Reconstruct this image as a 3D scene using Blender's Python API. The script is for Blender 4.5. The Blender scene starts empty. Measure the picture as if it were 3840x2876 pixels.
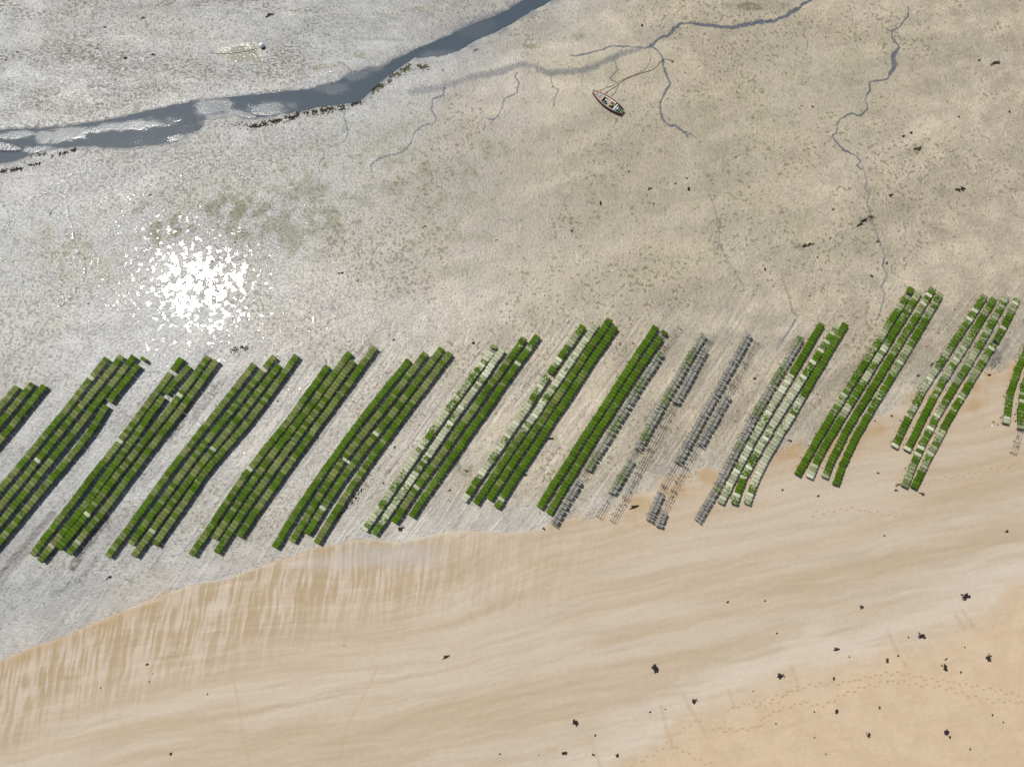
import bpy, bmesh, math, random
import numpy as np
from mathutils import Vector, Matrix

random.seed(7)
rng = np.random.default_rng(7)
scene = bpy.context.scene
COL = scene.collection

# ------------------------------------------------------------------ camera, sky, sun, exposure
S = 25.0                  # picture units (full-size photograph pixels) per metre at the middle of the view
FOC = 2700.0              # focal length in the same units
TILT = math.radians(13.0)  # the camera looks almost straight down
H = FOC / S * math.cos(TILT)          # flying height, metres
YC = -H * math.tan(TILT)
cam_d = bpy.data.cameras.new('camera')
cam = bpy.data.objects.new('camera', cam_d)
COL.objects.link(cam)
cam.location = (0, YC, H)
cam.rotation_euler = (TILT, 0, 0)
cam_d.sensor_fit = 'HORIZONTAL'
cam_d.angle = 2 * math.atan(1920 / FOC)
cam_d.clip_end = 6000
scene.camera = cam

# the glint in the wet mud mirrors the sun: its direction follows from where it lies
_g = (-1175.0, 363 * math.cos(TILT) + FOC * math.sin(TILT), -(363 * math.sin(TILT) - FOC * math.cos(TILT)))
SUN_ELEV = math.atan2(_g[2], math.hypot(_g[0], _g[1]))
SUN_AZ = math.atan2(_g[0], _g[1])          # compass-like angle from +Y
world = bpy.data.worlds.new('World')
scene.world = world
world.use_nodes = True
wn = world.node_tree
for n in list(wn.nodes):
    wn.nodes.remove(n)
wo = wn.nodes.new('ShaderNodeOutputWorld')
wb = wn.nodes.new('ShaderNodeBackground')
sky = wn.nodes.new('ShaderNodeTexSky')
sky.sky_type = 'NISHITA'
sky.sun_disc = False
sky.sun_elevation = SUN_ELEV
sky.sun_rotation = SUN_AZ
sky.air_density = 1.0
sky.dust_density = 2.0
sky.ozone_density = 1.0
wb.inputs['Strength'].default_value = 0.085
wn.links.new(sky.outputs[0], wb.inputs[0])
wn.links.new(wb.outputs[0], wo.inputs[0])

sun_d = bpy.data.lights.new('sun', 'SUN')
sun_d.energy = 3.6
sun_d.angle = math.radians(0.53)
sun_d.color = (1.0, 0.965, 0.91)
sun = bpy.data.objects.new('sun', sun_d)
COL.objects.link(sun)
sdir = Vector((math.sin(SUN_AZ) * math.cos(SUN_ELEV), math.cos(SUN_AZ) * math.cos(SUN_ELEV), math.sin(SUN_ELEV)))
sun.location = sdir * 200
sun.rotation_euler = sdir.to_track_quat('Z', 'Y').to_euler()

vs = scene.view_settings
vs.view_transform = 'Standard'
vs.look = 'None'
vs.exposure = 0.0
vs.gamma = 1.0
vs.use_curve_mapping = False
scene.cycles.max_bounces = 5
scene.cycles.diffuse_bounces = 2
scene.cycles.glossy_bounces = 2

# ------------------------------------------------------------------ plan data (photograph units)
SHORE = [(-600, 2760), (-200, 2570), (0, 2478), (120, 2425), (260, 2378), (400, 2318), (520, 2272), (610, 2235), (700, 2200), (850, 2168),
         (940, 2140), (1040, 2098), (1130, 2068), (1220, 2042), (1310, 2028), (1400, 2022), (1500, 2030), (1590, 2012),
         (1680, 1995), (1770, 1988), (1880, 2000), (1990, 1992), (2080, 1962), (2240, 1935), (2330, 1880), (2420, 1835),
         (2500, 1800), (2640, 1775), (2720, 1785), (2830, 1745), (2930, 1700), (3060, 1665), (3180, 1620), (3290, 1570),
         (3400, 1510), (3490, 1470), (3600, 1420), (3700, 1400), (3840, 1330), (4100, 1200), (4500, 1000)]
DRYLINE = [(1700, 3200), (2050, 3000), (2330, 2860), (2480, 2770), (2620, 2680), (2780, 2610), (2950, 2545), (3150, 2490),
           (3350, 2440), (3550, 2360), (3700, 2290), (3840, 2215), (4100, 2080), (4500, 1880)]
NBANK = [(-700, 520), (-300, 492), (0, 480), (150, 478), (300, 460), (430, 440), (560, 407), (700, 377), (850, 358), (950, 350), (1063, 337),
         (1145, 331), (1231, 311), (1276, 293), (1326, 266), (1380, 249), (1441, 240), (1516, 199), (1557, 177), (1620, 154),
         (1692, 124), (1765, 86), (1851, 54), (1905, 30), (1960, -4), (2060, -60), (2260, -150), (2500, -260)]
SBANK = [(2680, -240), (2400, -120), (2180, -50), (2077, 0), (2013, 36), (1900, 102), (1855, 127), (1778, 158), (1720, 192), (1640, 215), (1556, 219),
         (1484, 267), (1430, 308), (1385, 353), (1344, 383), (1200, 405), (1100, 424), (1020, 440), (960, 446), (880, 432),
         (801, 448), (733, 498), (656, 530), (570, 547), (475, 559), (353, 552), (199, 556), (90, 593), (0, 616), (-300, 690), (-700, 760)]


def z3(pts, ox, oy, f=2.209):
    return [(ox + x / f, oy + y / f) for x, y in pts]


CREEKS = [  # polyline, width (photograph units), softness, strength
    (z3([(450, -60), (450, 0), (370, 40), (260, 120), (130, 180), (0, 185)], 2840, 0), 13, 3, 1.0),
    (z3([(2209, 175), (2100, 180), (1990, 205), (1870, 235), (1780, 225), (1690, 210), (1600, 205), (1520, 190), (1430, 205),
         (1380, 250), (1350, 290), (1290, 310), (1240, 340), (1200, 380)], 1900, 0), 12, 3, 1.0),
    (z3([(1200, 380), (1250, 420), (1290, 470), (1300, 550), (1330, 630), (1360, 690), (1330, 730), (1300, 790), (1275, 850),
         (1275, 930), (1300, 1000), (1340, 1040), (1400, 1040), (1450, 1080), (1500, 1130)], 1900, 0), 7.5, 3, 1.0),
    (z3([(1450, 1080), (1520, 1110), (1575, 1145)], 1900, 0), 4, 3, .8),
    (z3([(1195, 390), (1150, 400), (1030, 390), (940, 385), (860, 385), (770, 420), (690, 440), (590, 465), (530, 460)], 1900, 0), 6, 4, .8),
    (z3([(0, 570), (130, 530), (250, 560), (330, 600), (450, 600), (600, 590), (720, 560), (850, 490), (940, 450), (1100, 410)], 1900, 0), 12, 16, .55),
    (z3([(330, 600), (450, 600), (600, 590), (720, 560)], 1900, 0), 8, 8, .6),
    (z3([(2209, 540), (2000, 610), (1800, 640), (1650, 700), (1500, 735), (1300, 760)], 950, 0), 12, 18, .55),
    (z3([(2190, 600), (2170, 640), (2205, 690), (2190, 770), (2080, 820), (2070, 880), (2030, 960), (1990, 995), (1940, 980)], 950, 0), 4.5, 2.5, .9),
    (z3([(1590, 730), (1580, 790), (1490, 820), (1480, 900), (1520, 990), (1500, 1020), (1400, 1045), (1340, 1100), (1310, 1190),
         (1230, 1265), (1160, 1280), (1050, 1310), (980, 1370), (985, 1420)], 950, 0), 5, 2.5, .9),
    (z3([(985, 1420), (1000, 1470), (930, 1530), (850, 1600), (800, 1690)], 950, 0), 4, 5, .35),
    (z3([(765, 900), (755, 960), (775, 1040), (785, 1110), (760, 1170), (690, 1200), (600, 1230), (585, 1310), (540, 1370), (550, 1430)], 950, 0), 4, 2.5, .8),
    (z3([(370, 620), (380, 720), (435, 745), (395, 820), (390, 880)], 1900, 0), 3.5, 2.5, .7),
    (z3([(890, 490), (925, 580), (855, 650), (935, 700), (900, 770), (870, 800)], 1900, 0), 3.5, 2.5, .7),
    (z3([(640, 620), (625, 660), (630, 720)], 1900, 0), 3, 2.5, .6),
    (z3([(1250, 60), (1250, 130), (1175, 230), (1115, 260), (1120, 320), (1180, 390), (1120, 480), (1120, 570), (1075, 660), (935, 680), (935, 750),
         (895, 820), (915, 900), (865, 960), (780, 940), (690, 985), (665, 1030), (660, 1100), (630, 1120), (640, 1160), (710, 1240),
         (800, 1280), (860, 1330), (830, 1370), (870, 1410)], 2840, 0), 5.5, 2.5, .95),
    (z3([(1175, 395), (1130, 470), (1140, 560), (1100, 620)], 2840, 0), 13, 5, .8),
    (z3([(870, 50), (910, 180), (895, 230), (925, 270), (910, 350), (930, 400), (950, 510), (1020, 680), (1060, 800), (1035, 880),
         (1075, 950), (1030, 1050), (1060, 1110), (1030, 1220), (1000, 1320)], 2840, 600), 4.5, 3, .62),
    (z3([(220, 1010), (260, 1130), (290, 1250), (340, 1290), (270, 1410), (160, 1570)], 2840, 600), 5, 3, .5),
    (z3([(1670, 240), (1690, 300), (1720, 370), (1760, 550), (1760, 720), (1830, 830), (1900, 930), (1965, 1045)], 1900, 600), 3.5, 3, .45),
    (z3([(390, 240), (385, 300), (420, 340), (410, 400)], 2840, 0), 3.5, 3, .5),
    (z3([(630, 1140), (560, 1190), (555, 1225)], 2840, 0), 3.5, 2.5, .6),
    (z3([(1215, 520), (1235, 590), (1220, 650), (1250, 700), (1310, 730)], 2840, 600), 3, 3, .4),
    (z3([(740, 1225), (700, 1290), (715, 1390), (690, 1430), (600, 1440), (520, 1500), (430, 1580), (230, 1657)], 0, 0), 7, 4, .6),
    (z3([(710, 0), (720, 90), (590, 120), (540, 180), (570, 220), (530, 310), (560, 390), (550, 450), (590, 530), (610, 650),
         (630, 750), (700, 830), (705, 960), (640, 1060), (590, 1130), (500, 1210)], 0, 600), 10, 4, .65),
    (z3([(1910, 1130), (1850, 1190), (1830, 1270), (1720, 1330), (1560, 1390), (1520, 1450)], 0, 0), 7, 4, .6),
    (z3([(1520, 130), (1470, 160), (1520, 220), (1560, 280), (1615, 350), (1600, 440), (1610, 550), (1500, 640), (1370, 690),
         (1280, 830), (1200, 960), (1100, 1080), (1000, 1170)], 0, 600), 6.5, 4, .5),
    (z3([(1350, 700), (1240, 705), (1150, 750), (1090, 800)], 0, 600), 4, 3, .4),
    (z3([(1990, 30), (1950, 80), (2000, 150), (2120, 220), (2150, 330), (2110, 390)], 0, 600), 5, 4, .5),
    (z3([(-40, 400), (230, 335), (330, 290), (470, 240), (530, 180)], 0, 600), 4, 4, .5),
    (z3([(40, 560), (180, 480), (330, 410), (420, 410), (510, 380)], 0, 600), 3.5, 4, .45),
    (z3([(860, 315), (960, 325), (1080, 325), (1240, 330)], 950, 0), 9, 8, .35),
    (z3([(690, 515), (750, 520), (790, 560), (830, 585)], 950, 0), 4, 4, .4),
    (z3([(1500, 155), (1640, 95), (1760, 85), (1950, 90), (2060, 130), (2170, 250), (2200, 280)], 0, 0), 8, 9, .3),
]
POOLS = [(905, 200, 80, 36, 1.0), (1085, 58, 36, 15, .55), (1250, 57, 60, 10, .5), (1440, 45, 36, 14, .55), (1570, 36, 30, 14, .8),
         (490, 148, 60, 14, .45), (1480, 66, 16, 6, .6), (1480, 100, 18, 10, .6), (840, 168, 50, 14, .4), (1650, 6, 26, 10, .7),
         (1310, 8, 26, 7, .6)]
TRACKS = [([(2795, 1080), (2745, 1190), (2660, 1320), (2560, 1480), (2440, 1660)], 7), ([(2840, 1095), (2770, 1230), (2690, 1360), (2600, 1500)], 6),
          ([(2990, 1190), (2950, 1270), (2880, 1400), (2800, 1540), (2720, 1690)], 6),
          ([(2130, 1190), (2010, 1350), (1900, 1500), (1790, 1660)], 6), ([(2160, 1210), (2060, 1350), (1930, 1520)], 5),
          ([(2410, 1270), (2290, 1420), (2150, 1610), (2030, 1780)], 6), ([(2620, 1290), (2520, 1440), (2400, 1610)], 6),
          ([(1500, 1230), (1420, 1350), (1300, 1520), (1170, 1700), (1040, 1870)], 8), ([(1470, 1210), (1462, 1290), (1400, 1400)], 5),
          ([(1815, 1310), (1690, 1470), (1560, 1640), (1450, 1790)], 7), ([(1190, 1330), (1130, 1430), (1010, 1590), (890, 1740)], 10),
          ([(1160, 1440), (1040, 1600), (920, 1760), (800, 1920)], 8), ([(1165, 1180), (1170, 1270), (1150, 1340)], 5),
          ([(1240, 1180), (1230, 1250), (1180, 1330)], 5), ([(860, 1420), (740, 1580), (620, 1740), (470, 1930)], 9),
          ([(590, 1500), (460, 1660), (330, 1820), (200, 1980), (60, 2140)], 9), ([(1690, 1110), (1755, 1230), (1740, 1300)], 5)]
STAINS = [([(200, 1925), (60, 2085), (-40, 2200)], 13, .75), ([(120, 2035), (40, 2140), (-40, 2270)], 10, .5), ([(400, 1950), (330, 2040), (270, 2130)], 16, .95),
          ([(360, 2100), (300, 2170), (200, 2230)], 10, .45), ([(700, 1500), (690, 1560), (640, 1640)], 12, .6),
          ([(640, 1930), (610, 2050)], 12, .5), ([(780, 1320), (740, 1400)], 14, .5), ([(830, 1430), (720, 1580)], 14, .4),
          ([(890, 1900), (700, 2060)], 10, .3), ([(560, 1500), (480, 1610)], 10, .3), ([(3715, 1300), (3745, 1335), (3720, 1370)], 24, .7),
          ([(3770, 1300), (3700, 1380)], 18, .4), ([(2860, 1440), (2800, 1500), (2700, 1600)], 24, .25), ([(210, 1990), (200, 2080)], 8, .3)]
ORANGE = [([(2080, 1962), (2160, 1950), (2260, 1935)], 26, .5), ([(2380, 1880), (2420, 1900), (2360, 1940)], 34, .75), ([(2520, 1850), (2600, 1850)], 34, .7),
          ([(2650, 1790), (2680, 1800), (2640, 1850)], 28, .7), ([(2900, 1720), (2990, 1680)], 36, .75), ([(3120, 1680), (3230, 1640), (3300, 1590)], 36, .75),
          ([(3400, 1500), (3470, 1480)], 22, .6), ([(3660, 1450), (3690, 1490), (3640, 1520)], 34, .8), ([(3720, 1410), (3790, 1390)], 32, .7),
          ([(3250, 1600), (3340, 1570)], 22, .4), ([(2430, 1960), (2300, 1990)], 18, .4), ([(2000, 2120), (2150, 2090)], 16, .35),
          ([(620, 2225), (500, 2290), (330, 2355), (150, 2430), (0, 2490)], 16, .5)]
RILLS = [([(2560, 2600), (2590, 2660), (2640, 2740)], 9), ([(2730, 2580), (2755, 2650)], 8), ([(2480, 2650), (2500, 2740), (2520, 2800)], 8),
         ([(2210, 2760), (2240, 2840), (2260, 2900)], 12), ([(3330, 2370), (3370, 2450), (3400, 2500)], 7), ([(3580, 2300), (3620, 2360)], 8),
         ([(3610, 2290), (3650, 2350)], 8), ([(2970, 2500), (2990, 2560), (3000, 2590)], 8), ([(870, 2500), (890, 2620), (915, 2780), (945, 2900)], 4),
         ([(1415, 2500), (1370, 2600), (1300, 2720), (1270, 2860)], 3)]

# ------------------------------------------------------------------ numeric helpers


def smooth(a, b, x):
    t = np.clip((x - a) / (b - a), 0, 1)
    return t * t * (3 - 2 * t)


def vnoise(x, y, seed=0):
    x = np.asarray(x, np.float32)
    y = np.asarray(y, np.float32)
    xi = np.floor(x)
    yi = np.floor(y)
    xf, yf = x - xi, y - yi
    xi = (xi.astype(np.int32) & 255)
    yi = (yi.astype(np.int32) & 255)
    tab = _TAB[seed % 64]
    xj, yj = (xi + 1) & 255, (yi + 1) & 255
    u = xf * xf * (3 - 2 * xf)
    v = yf * yf * (3 - 2 * yf)
    a = tab[xi, yi]
    a = a + (tab[xj, yi] - a) * u
    b = tab[xi, yj]
    b = b + (tab[xj, yj] - b) * u
    return a + (b - a) * v


_TAB = np.random.default_rng(99).random((64, 256, 256), dtype=np.float32)


def fbm(x, y, seed=0, n=4, gain=.5, rot=True):
    s, a, t = 0, 1.0, 0
    for k in range(n):
        ca, sa = (math.cos(.7 * k + .4), math.sin(.7 * k + .4)) if rot else (1, 0)
        s = s + a * vnoise((x * ca - y * sa) * 2 ** k + 17.3 * k, (x * sa + y * ca) * 2 ** k - 9.1 * k, seed + k)
        t += a
        a *= gain
    return s / t


GRID = {}


def seg_dist(px, py, pts, reach):
    """distance to a polyline over the sheet, only filled in within reach of it"""
    d = np.full(px.shape, 1e6, np.float32)
    gx, gy = GRID['x'], GRID['y']
    for (x0, y0), (x1, y1) in zip(pts[:-1], pts[1:]):
        ex = [from_px(a, b, 0) for a in (min(x0, x1) - reach, max(x0, x1) + reach) for b in (min(y0, y1) - reach, max(y0, y1) + reach)]
        i0, i1 = np.searchsorted(gx, min(e[0] for e in ex) - .6), np.searchsorted(gx, max(e[0] for e in ex) + .6)
        j0, j1 = np.searchsorted(gy, min(e[1] for e in ex) - .6), np.searchsorted(gy, max(e[1] for e in ex) + .6)
        if i1 <= i0 or j1 <= j0:
            continue
        qx, qy = px[j0:j1, i0:i1], py[j0:j1, i0:i1]
        dx, dy = x1 - x0, y1 - y0
        t = np.clip(((qx - x0) * dx + (qy - y0) * dy) / (dx * dx + dy * dy + 1e-9), 0, 1)
        d[j0:j1, i0:i1] = np.minimum(d[j0:j1, i0:i1], np.hypot(qx - x0 - t * dx, qy - y0 - t * dy))
    return d


def wob(pts, amp, step=7.0, seed=1):
    """subdivide a polyline and let it wander a little, as running water does"""
    r = random.Random(seed)
    out = []
    for (x0, y0), (x1, y1) in zip(pts[:-1], pts[1:]):
        L = math.hypot(x1 - x0, y1 - y0)
        k = max(1, int(L / step))
        for i in range(k):
            t = i / k
            j = amp if 0 < i else amp * .4
            out.append((x0 + (x1 - x0) * t + r.uniform(-j, j), y0 + (y1 - y0) * t + r.uniform(-j, j)))
    out.append(pts[-1])
    return out


def poly_interp(pts, x):
    a = np.array(pts, float)
    return np.interp(x, a[:, 0], a[:, 1])


def zmac_px(px, py):
    """macro height of the ground: a beach rising gently from the mudflat"""
    d = (py - poly_interp(SHORE, px)) / S
    return np.where(d > 0, 0.012 * d, 0.0) * smooth(0, 10, d)


def to_px(X, Y, z):
    """world position -> place on the plan"""
    dy, dz = Y - YC, z - H
    dep = dy * math.sin(TILT) - dz * math.cos(TILT)
    up = dy * math.cos(TILT) + dz * math.sin(TILT)
    return 1920 + FOC * X / dep, 1438 - FOC * up / dep


def from_px(px, py, z):
    vx, vu = px - 1920, 1438 - py
    vy = vu * math.cos(TILT) + FOC * math.sin(TILT)
    vz = vu * math.sin(TILT) - FOC * math.cos(TILT)
    k = (z - H) / vz
    return vx * k, YC + vy * k


def P(px, py, h=0.0):
    """plan position of something h above the ground -> world x, y and the ground height there"""
    z = float(zmac_px(np.array([float(px)]), np.array([float(py)]))[0])
    x, y = from_px(px, py, z + h)
    return x, y, z


# ------------------------------------------------------------------ node helpers
class NT:
    def __init__(self, name):
        self.mat = bpy.data.materials.new(name)
        self.mat.use_nodes = True
        self.t = self.mat.node_tree
        for n in list(self.t.nodes):
            self.t.nodes.remove(n)
        self.out = self.t.nodes.new('ShaderNodeOutputMaterial')

    def n(self, kind, **kw):
        nd = self.t.nodes.new('ShaderNode' + kind)
        for k, v in kw.items():
            setattr(nd, k, v)
        return nd

    def put(self, sock, v):
        if isinstance(v, bpy.types.NodeSocket):
            self.t.links.new(v, sock)
        elif isinstance(v, (tuple, list)) and len(v) == 3 and sock.type == 'RGBA':
            sock.default_value = (*v, 1)
        else:
            sock.default_value = v

    def math(self, op, a, b=None, c=None, clamp=False):
        nd = self.n('Math', operation=op, use_clamp=clamp)
        for i, v in enumerate((a, b, c)):
            if v is not None:
                self.put(nd.inputs[i], v)
        return nd.outputs[0]

    def mix(self, f, a, b, blend='MIX'):
        nd = self.n('Mix', data_type='RGBA', blend_type=blend)
        self.put(nd.inputs['Factor'], f)
        self.put(nd.inputs['A'] if False else nd.inputs[6], a)
        self.put(nd.inputs[7], b)
        return nd.outputs[2]

    def lerp(self, f, a, b):
        nd = self.n('Mix', data_type='FLOAT')
        self.put(nd.inputs[0], f)
        self.put(nd.inputs[2], a)
        self.put(nd.inputs[3], b)
        return nd.outputs[0]

    def ramp(self, x, a, b, lo=0.0, hi=1.0):
        nd = self.n('MapRange', interpolation_type='SMOOTHSTEP')
        self.put(nd.inputs[0], x)
        for i, v in enumerate((a, b, lo, hi)):
            self.put(nd.inputs[i + 1], v)
        return nd.outputs[0]

    def mapping(self, vec, scale=(1, 1, 1), rot=(0, 0, 0), loc=(0, 0, 0)):
        nd = self.n('Mapping')
        self.put(nd.inputs[0], vec)
        nd.inputs['Location'].default_value = loc
        nd.inputs['Rotation'].default_value = rot
        nd.inputs['Scale'].default_value = scale
        return nd.outputs[0]

    def noise(self, vec, scale, detail=4, rough=.55, dist=0.0, out=0, dim='3D'):
        nd = self.n('TexNoise', noise_dimensions=dim)
        self.put(nd.inputs['Vector'], vec)
        nd.inputs['Scale'].default_value = scale
        nd.inputs['Detail'].default_value = detail
        nd.inputs['Roughness'].default_value = rough
        nd.inputs['Distortion'].default_value = dist
        return nd.outputs[out]

    def voro(self, vec, scale, feature='F1', rand=1.0, smoothness=None):
        nd = self.n('TexVoronoi', feature=feature, voronoi_dimensions='2D')
        self.put(nd.inputs['Vector'], vec)
        nd.inputs['Scale'].default_value = scale
        nd.inputs['Randomness'].default_value = rand
        if smoothness is not None:
            nd.inputs['Smoothness'].default_value = smoothness
        return nd

    def attr(self, name, kind='GEOMETRY'):
        nd = self.n('Attribute', attribute_type=kind, attribute_name=name)
        return nd.outputs['Fac']

    def bump(self, height, strength=1.0, distance=1.0, normal=None):
        nd = self.n('Bump')
        self.put(nd.inputs['Strength'], strength)
        nd.inputs['Distance'].default_value = distance
        self.put(nd.inputs['Height'], height)
        if normal is not None:
            self.put(nd.inputs['Normal'], normal)
        return nd.outputs[0]

    def bsdf(self, color, rough=.6, normal=None, spec=.5, **kw):
        nd = self.n('BsdfPrincipled')
        self.put(nd.inputs['Base Color'], color)
        self.put(nd.inputs['Roughness'], rough)
        self.put(nd.inputs['Specular IOR Level'], spec)
        if normal is not None:
            self.put(nd.inputs['Normal'], normal)
        for k, v in kw.items():
            self.put(nd.inputs[k], v)
        self.t.links.new(nd.outputs[0], self.out.inputs[0])
        return nd


def plain(name, color, rough=.6, var=.18, scale=6.0, spec=.4, bump=0.0):
    m = NT(name)
    co = m.n('TexCoord').outputs['Object']
    nz = m.noise(co, scale, 5, .6)
    f = m.ramp(nz, .25, .75)
    c = m.mix(f, tuple(v * (1 - var) for v in color), tuple(min(1, v * (1 + var)) for v in color))
    nrm = m.bump(nz, 1.0, bump) if bump else None
    m.bsdf(c, rough, nrm, spec)
    return m.mat


# ------------------------------------------------------------------ materials: ground
def make_ground_material():
    m = NT('tidal_flat')
    pos = m.n('NewGeometry').outputs['Position']
    A = {k: m.attr(k) for k in ('sand', 'dry', 'brown', 'creek', 'warm', 'film', 'pool', 'orange', 'stain', 'track', 'puddle', 'rough_mud', 'rill',
                                'mid', 'band', 'band_fine', 'streak', 'patch', 'cluster', 'calm', 'ridge_sparkle', 'tone', 'painted_sheen', 'wash', 'lane', 'lane_dark')}
    mid, band, band2, strk = A['mid'], A['band'], A['band_fine'], A['streak']
    fine = m.noise(pos, 1.7, 4, .66)
    grit = m.noise(pos, 6.0, 2, .7)
    # --- mud relief: mounds and pits
    nA = m.noise(pos, 2.5, 2, .55)
    nB = m.noise(m.mapping(pos, (1, 1, 1), (0, 0, .5), (31, 17, 5)), 1.75, 2, .6)
    mound = m.ramp(nA, .50, .68)
    dens = m.math('ADD', m.ramp(A['cluster'], .30, .70, -.055, .045), m.ramp(mid, .3, .7, -.03, .03))
    pits = m.ramp(m.math('ADD', nB, dens), .615, .70)
    # --- mud colour
    mud = m.mix(A['warm'], (.325, .322, .300), (.425, .362, .252))
    mud = m.mix(m.math('MULTIPLY', A['calm'], .8), mud, (.375, .352, .305))
    mud = m.mix(m.math('MULTIPLY', A['lane'], .28), mud, (.43, .405, .36))
    mud = m.mix(m.math('MULTIPLY', A['film'], m.ramp(mid, .36, .66)), mud, (.190, .190, .115))
    mud = m.mix(m.ramp(A['cluster'], .45, .68, 0, .32), mud, (.30, .262, .178))
    val = m.math('ADD', m.math('MULTIPLY', m.ramp(fine, .28, .72), .22), .90)
    val = m.math('MULTIPLY', val, m.math('ADD', m.math('MULTIPLY', grit, .18), .91))
    val = m.math('MULTIPLY', val, m.ramp(mid, .2, .8, .86, 1.10))
    val = m.math('MULTIPLY', val, m.ramp(A['tone'], .28, .72, .86, 1.12))
    val = m.math('MULTIPLY', val, m.math('SUBTRACT', 1.0, m.math('MULTIPLY', A['lane_dark'], .15)))
    val = m.math('MULTIPLY', val, m.ramp(nA, .3, .7, .93, 1.06))
    vv = m.n('CombineColor')
    for i in range(3):
        m.put(vv.inputs[i], val)
    mud = m.mix(1.0, mud, vv.outputs[0], 'MULTIPLY')
    pitc = m.mix(A['warm'], (.150, .146, .125), (.150, .122, .066))
    mud = m.mix(m.math('MULTIPLY', pits, m.math('MULTIPLY', m.lerp(A['warm'], .36, .62), m.math('SUBTRACT', 1.0, m.math('MULTIPLY', A['calm'], .6)))), mud, pitc)
    # weedy, rough, dark-flecked mud of the far bank
    mud = m.mix(m.math('MULTIPLY', A['ridge_sparkle'], m.math('MULTIPLY', A['rough_mud'], m.ramp(fine, .42, .62))), mud, (.55, .545, .53))  # white sparkle of wet ridges painted in as pale mud colour
    fleck = m.ramp(m.noise(m.mapping(pos, (1.0, 1.9, 1)), 1.5, 5, .76), .44, .64)
    weedm = m.math('MULTIPLY', m.math('MULTIPLY', fleck, A['patch']), m.math('MULTIPLY', A['rough_mud'], .95))
    mud = m.mix(weedm, mud, (.095, .092, .068))
    mud = m.mix(m.math('MULTIPLY', A['pool'], .75), mud, (.250, .240, .155))
    mud = m.mix(m.math('MULTIPLY', A['track'], .25), mud, (.38, .355, .31))
    mud = m.mix(m.math('MULTIPLY', A['stain'], m.ramp(fine, .3, .6, .35, 1)), mud, (.085, .074, .062))
    mud = m.mix(m.math('MULTIPLY', A['creek'], m.ramp(fine, .2, .6, .7, 1)), mud, (.088, .097, .112))
    # --- sand colour
    sand = m.mix(m.ramp(band, .25, .75), (.425, .328, .215), (.478, .392, .290))
    sand = m.mix(m.ramp(band2, .48, .80, 0, .30), sand, (.510, .428, .325))
    sand = m.mix(m.ramp(band2, .48, .22, 0, .24), sand, (.345, .275, .190))
    tan = m.mix(m.ramp(strk, .30, .80), (.350, .252, .142), (.468, .382, .282))
    sand = m.mix(A['brown'], sand, tan)
    sand = m.mix(m.math('MULTIPLY', A['wash'], m.ramp(band2, .2, .6, .35, .9)), sand, (.535, .462, .362))
    sand = m.mix(A['dry'], sand, m.mix(m.ramp(mid, .3, .7), (.500, .378, .250), (.535, .410, .278)))
    sand = m.mix(m.math('MULTIPLY', A['rill'], m.ramp(fine, .35, .6, .1, .55)), sand, (.39, .285, .170))
    sand = m.mix(m.math('MULTIPLY', A['painted_sheen'], .55), sand, (.375, .345, .295))  # wet sheen painted into the sand colour as a grey patch
    sg = m.math('ADD', m.math('MULTIPLY', grit, .20), m.ramp(fine, .25, .75, .86, .94))
    sgc = m.n('CombineColor')
    for i in range(3):
        m.put(sgc.inputs[i], sg)
    sand = m.mix(1.0, sand, sgc.outputs[0], 'MULTIPLY')
    # --- zones joined
    edge = m.math('ADD', A['sand'], m.math('MULTIPLY', m.math('SUBTRACT', mid, .5), .5))
    sandf = m.ramp(edge, .34, .66)
    col = m.mix(sandf, mud, sand)
    col = m.mix(m.math('MULTIPLY', A['orange'], m.ramp(mid, .25, .7, .2, .9)), col, (.375, .245, .105))
    # --- water film lying in the mud
    nC = m.noise(m.mapping(pos, (1, 1, 1), (0, 0, 1.1), (7, 3, 9)), 1.15, 4, .62)
    pud = m.math('MULTIPLY', m.ramp(m.math('ADD', nC, A['puddle']), .655, .675), m.math('SUBTRACT', 1.0, sandf), clamp=True)
    pud = m.math('MULTIPLY', pud, m.math('SUBTRACT', 1.0, m.math('MAXIMUM', A['track'], A['pool'])), clamp=True)
    flat_ = m.math('MAXIMUM', pud, m.math('MAXIMUM', m.math('MULTIPLY', A['creek'], .5), A['pool']))
    # --- relief
    hm = m.math('ADD', m.math('MULTIPLY', fine, .075), m.math('MULTIPLY', mound, .045))
    hm = m.math('SUBTRACT', hm, m.math('MULTIPLY', pits, .045))
    hm = m.math('ADD', hm, m.math('MULTIPLY', grit, .008))
    hm = m.math('MULTIPLY', hm, m.math('SUBTRACT', 1.0, m.math('MULTIPLY', A['calm'], .6)))
    hm = m.math('ADD', hm, m.math('MULTIPLY', A['lane'], .03))
    hm = m.math('MULTIPLY', hm, m.math('SUBTRACT', 1.0, m.math('MULTIPLY', flat_, .95)))
    hs = m.math('ADD', m.math('MULTIPLY', grit, m.lerp(A['dry'], .006, .028)), m.math('MULTIPLY', fine, m.lerp(A['dry'], .010, .05)))
    hs = m.math('ADD', hs, m.math('MULTIPLY', band2, .05))
    hs = m.math('ADD', hs, m.math('MULTIPLY', strk, m.math('MULTIPLY', A['brown'], .03)))
    hh = m.lerp(sandf, hm, hs)
    nrm = m.bump(hh, 1.0, 1.0)
    rough = m.lerp(m.ramp(fine, .3, .7), .40, .56)
    rough = m.lerp(A['creek'], rough, .32)
    rough = m.lerp(A['pool'], rough, .10)
    rough = m.lerp(pud, rough, .11)
    rough_s = m.lerp(A['dry'], m.ramp(band, .4, .6, .62, .52), .85)
    rough = m.lerp(sandf, rough, rough_s)
    filmm = m.math('MULTIPLY', A['film'], m.ramp(mid, .36, .66), clamp=True)
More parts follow.
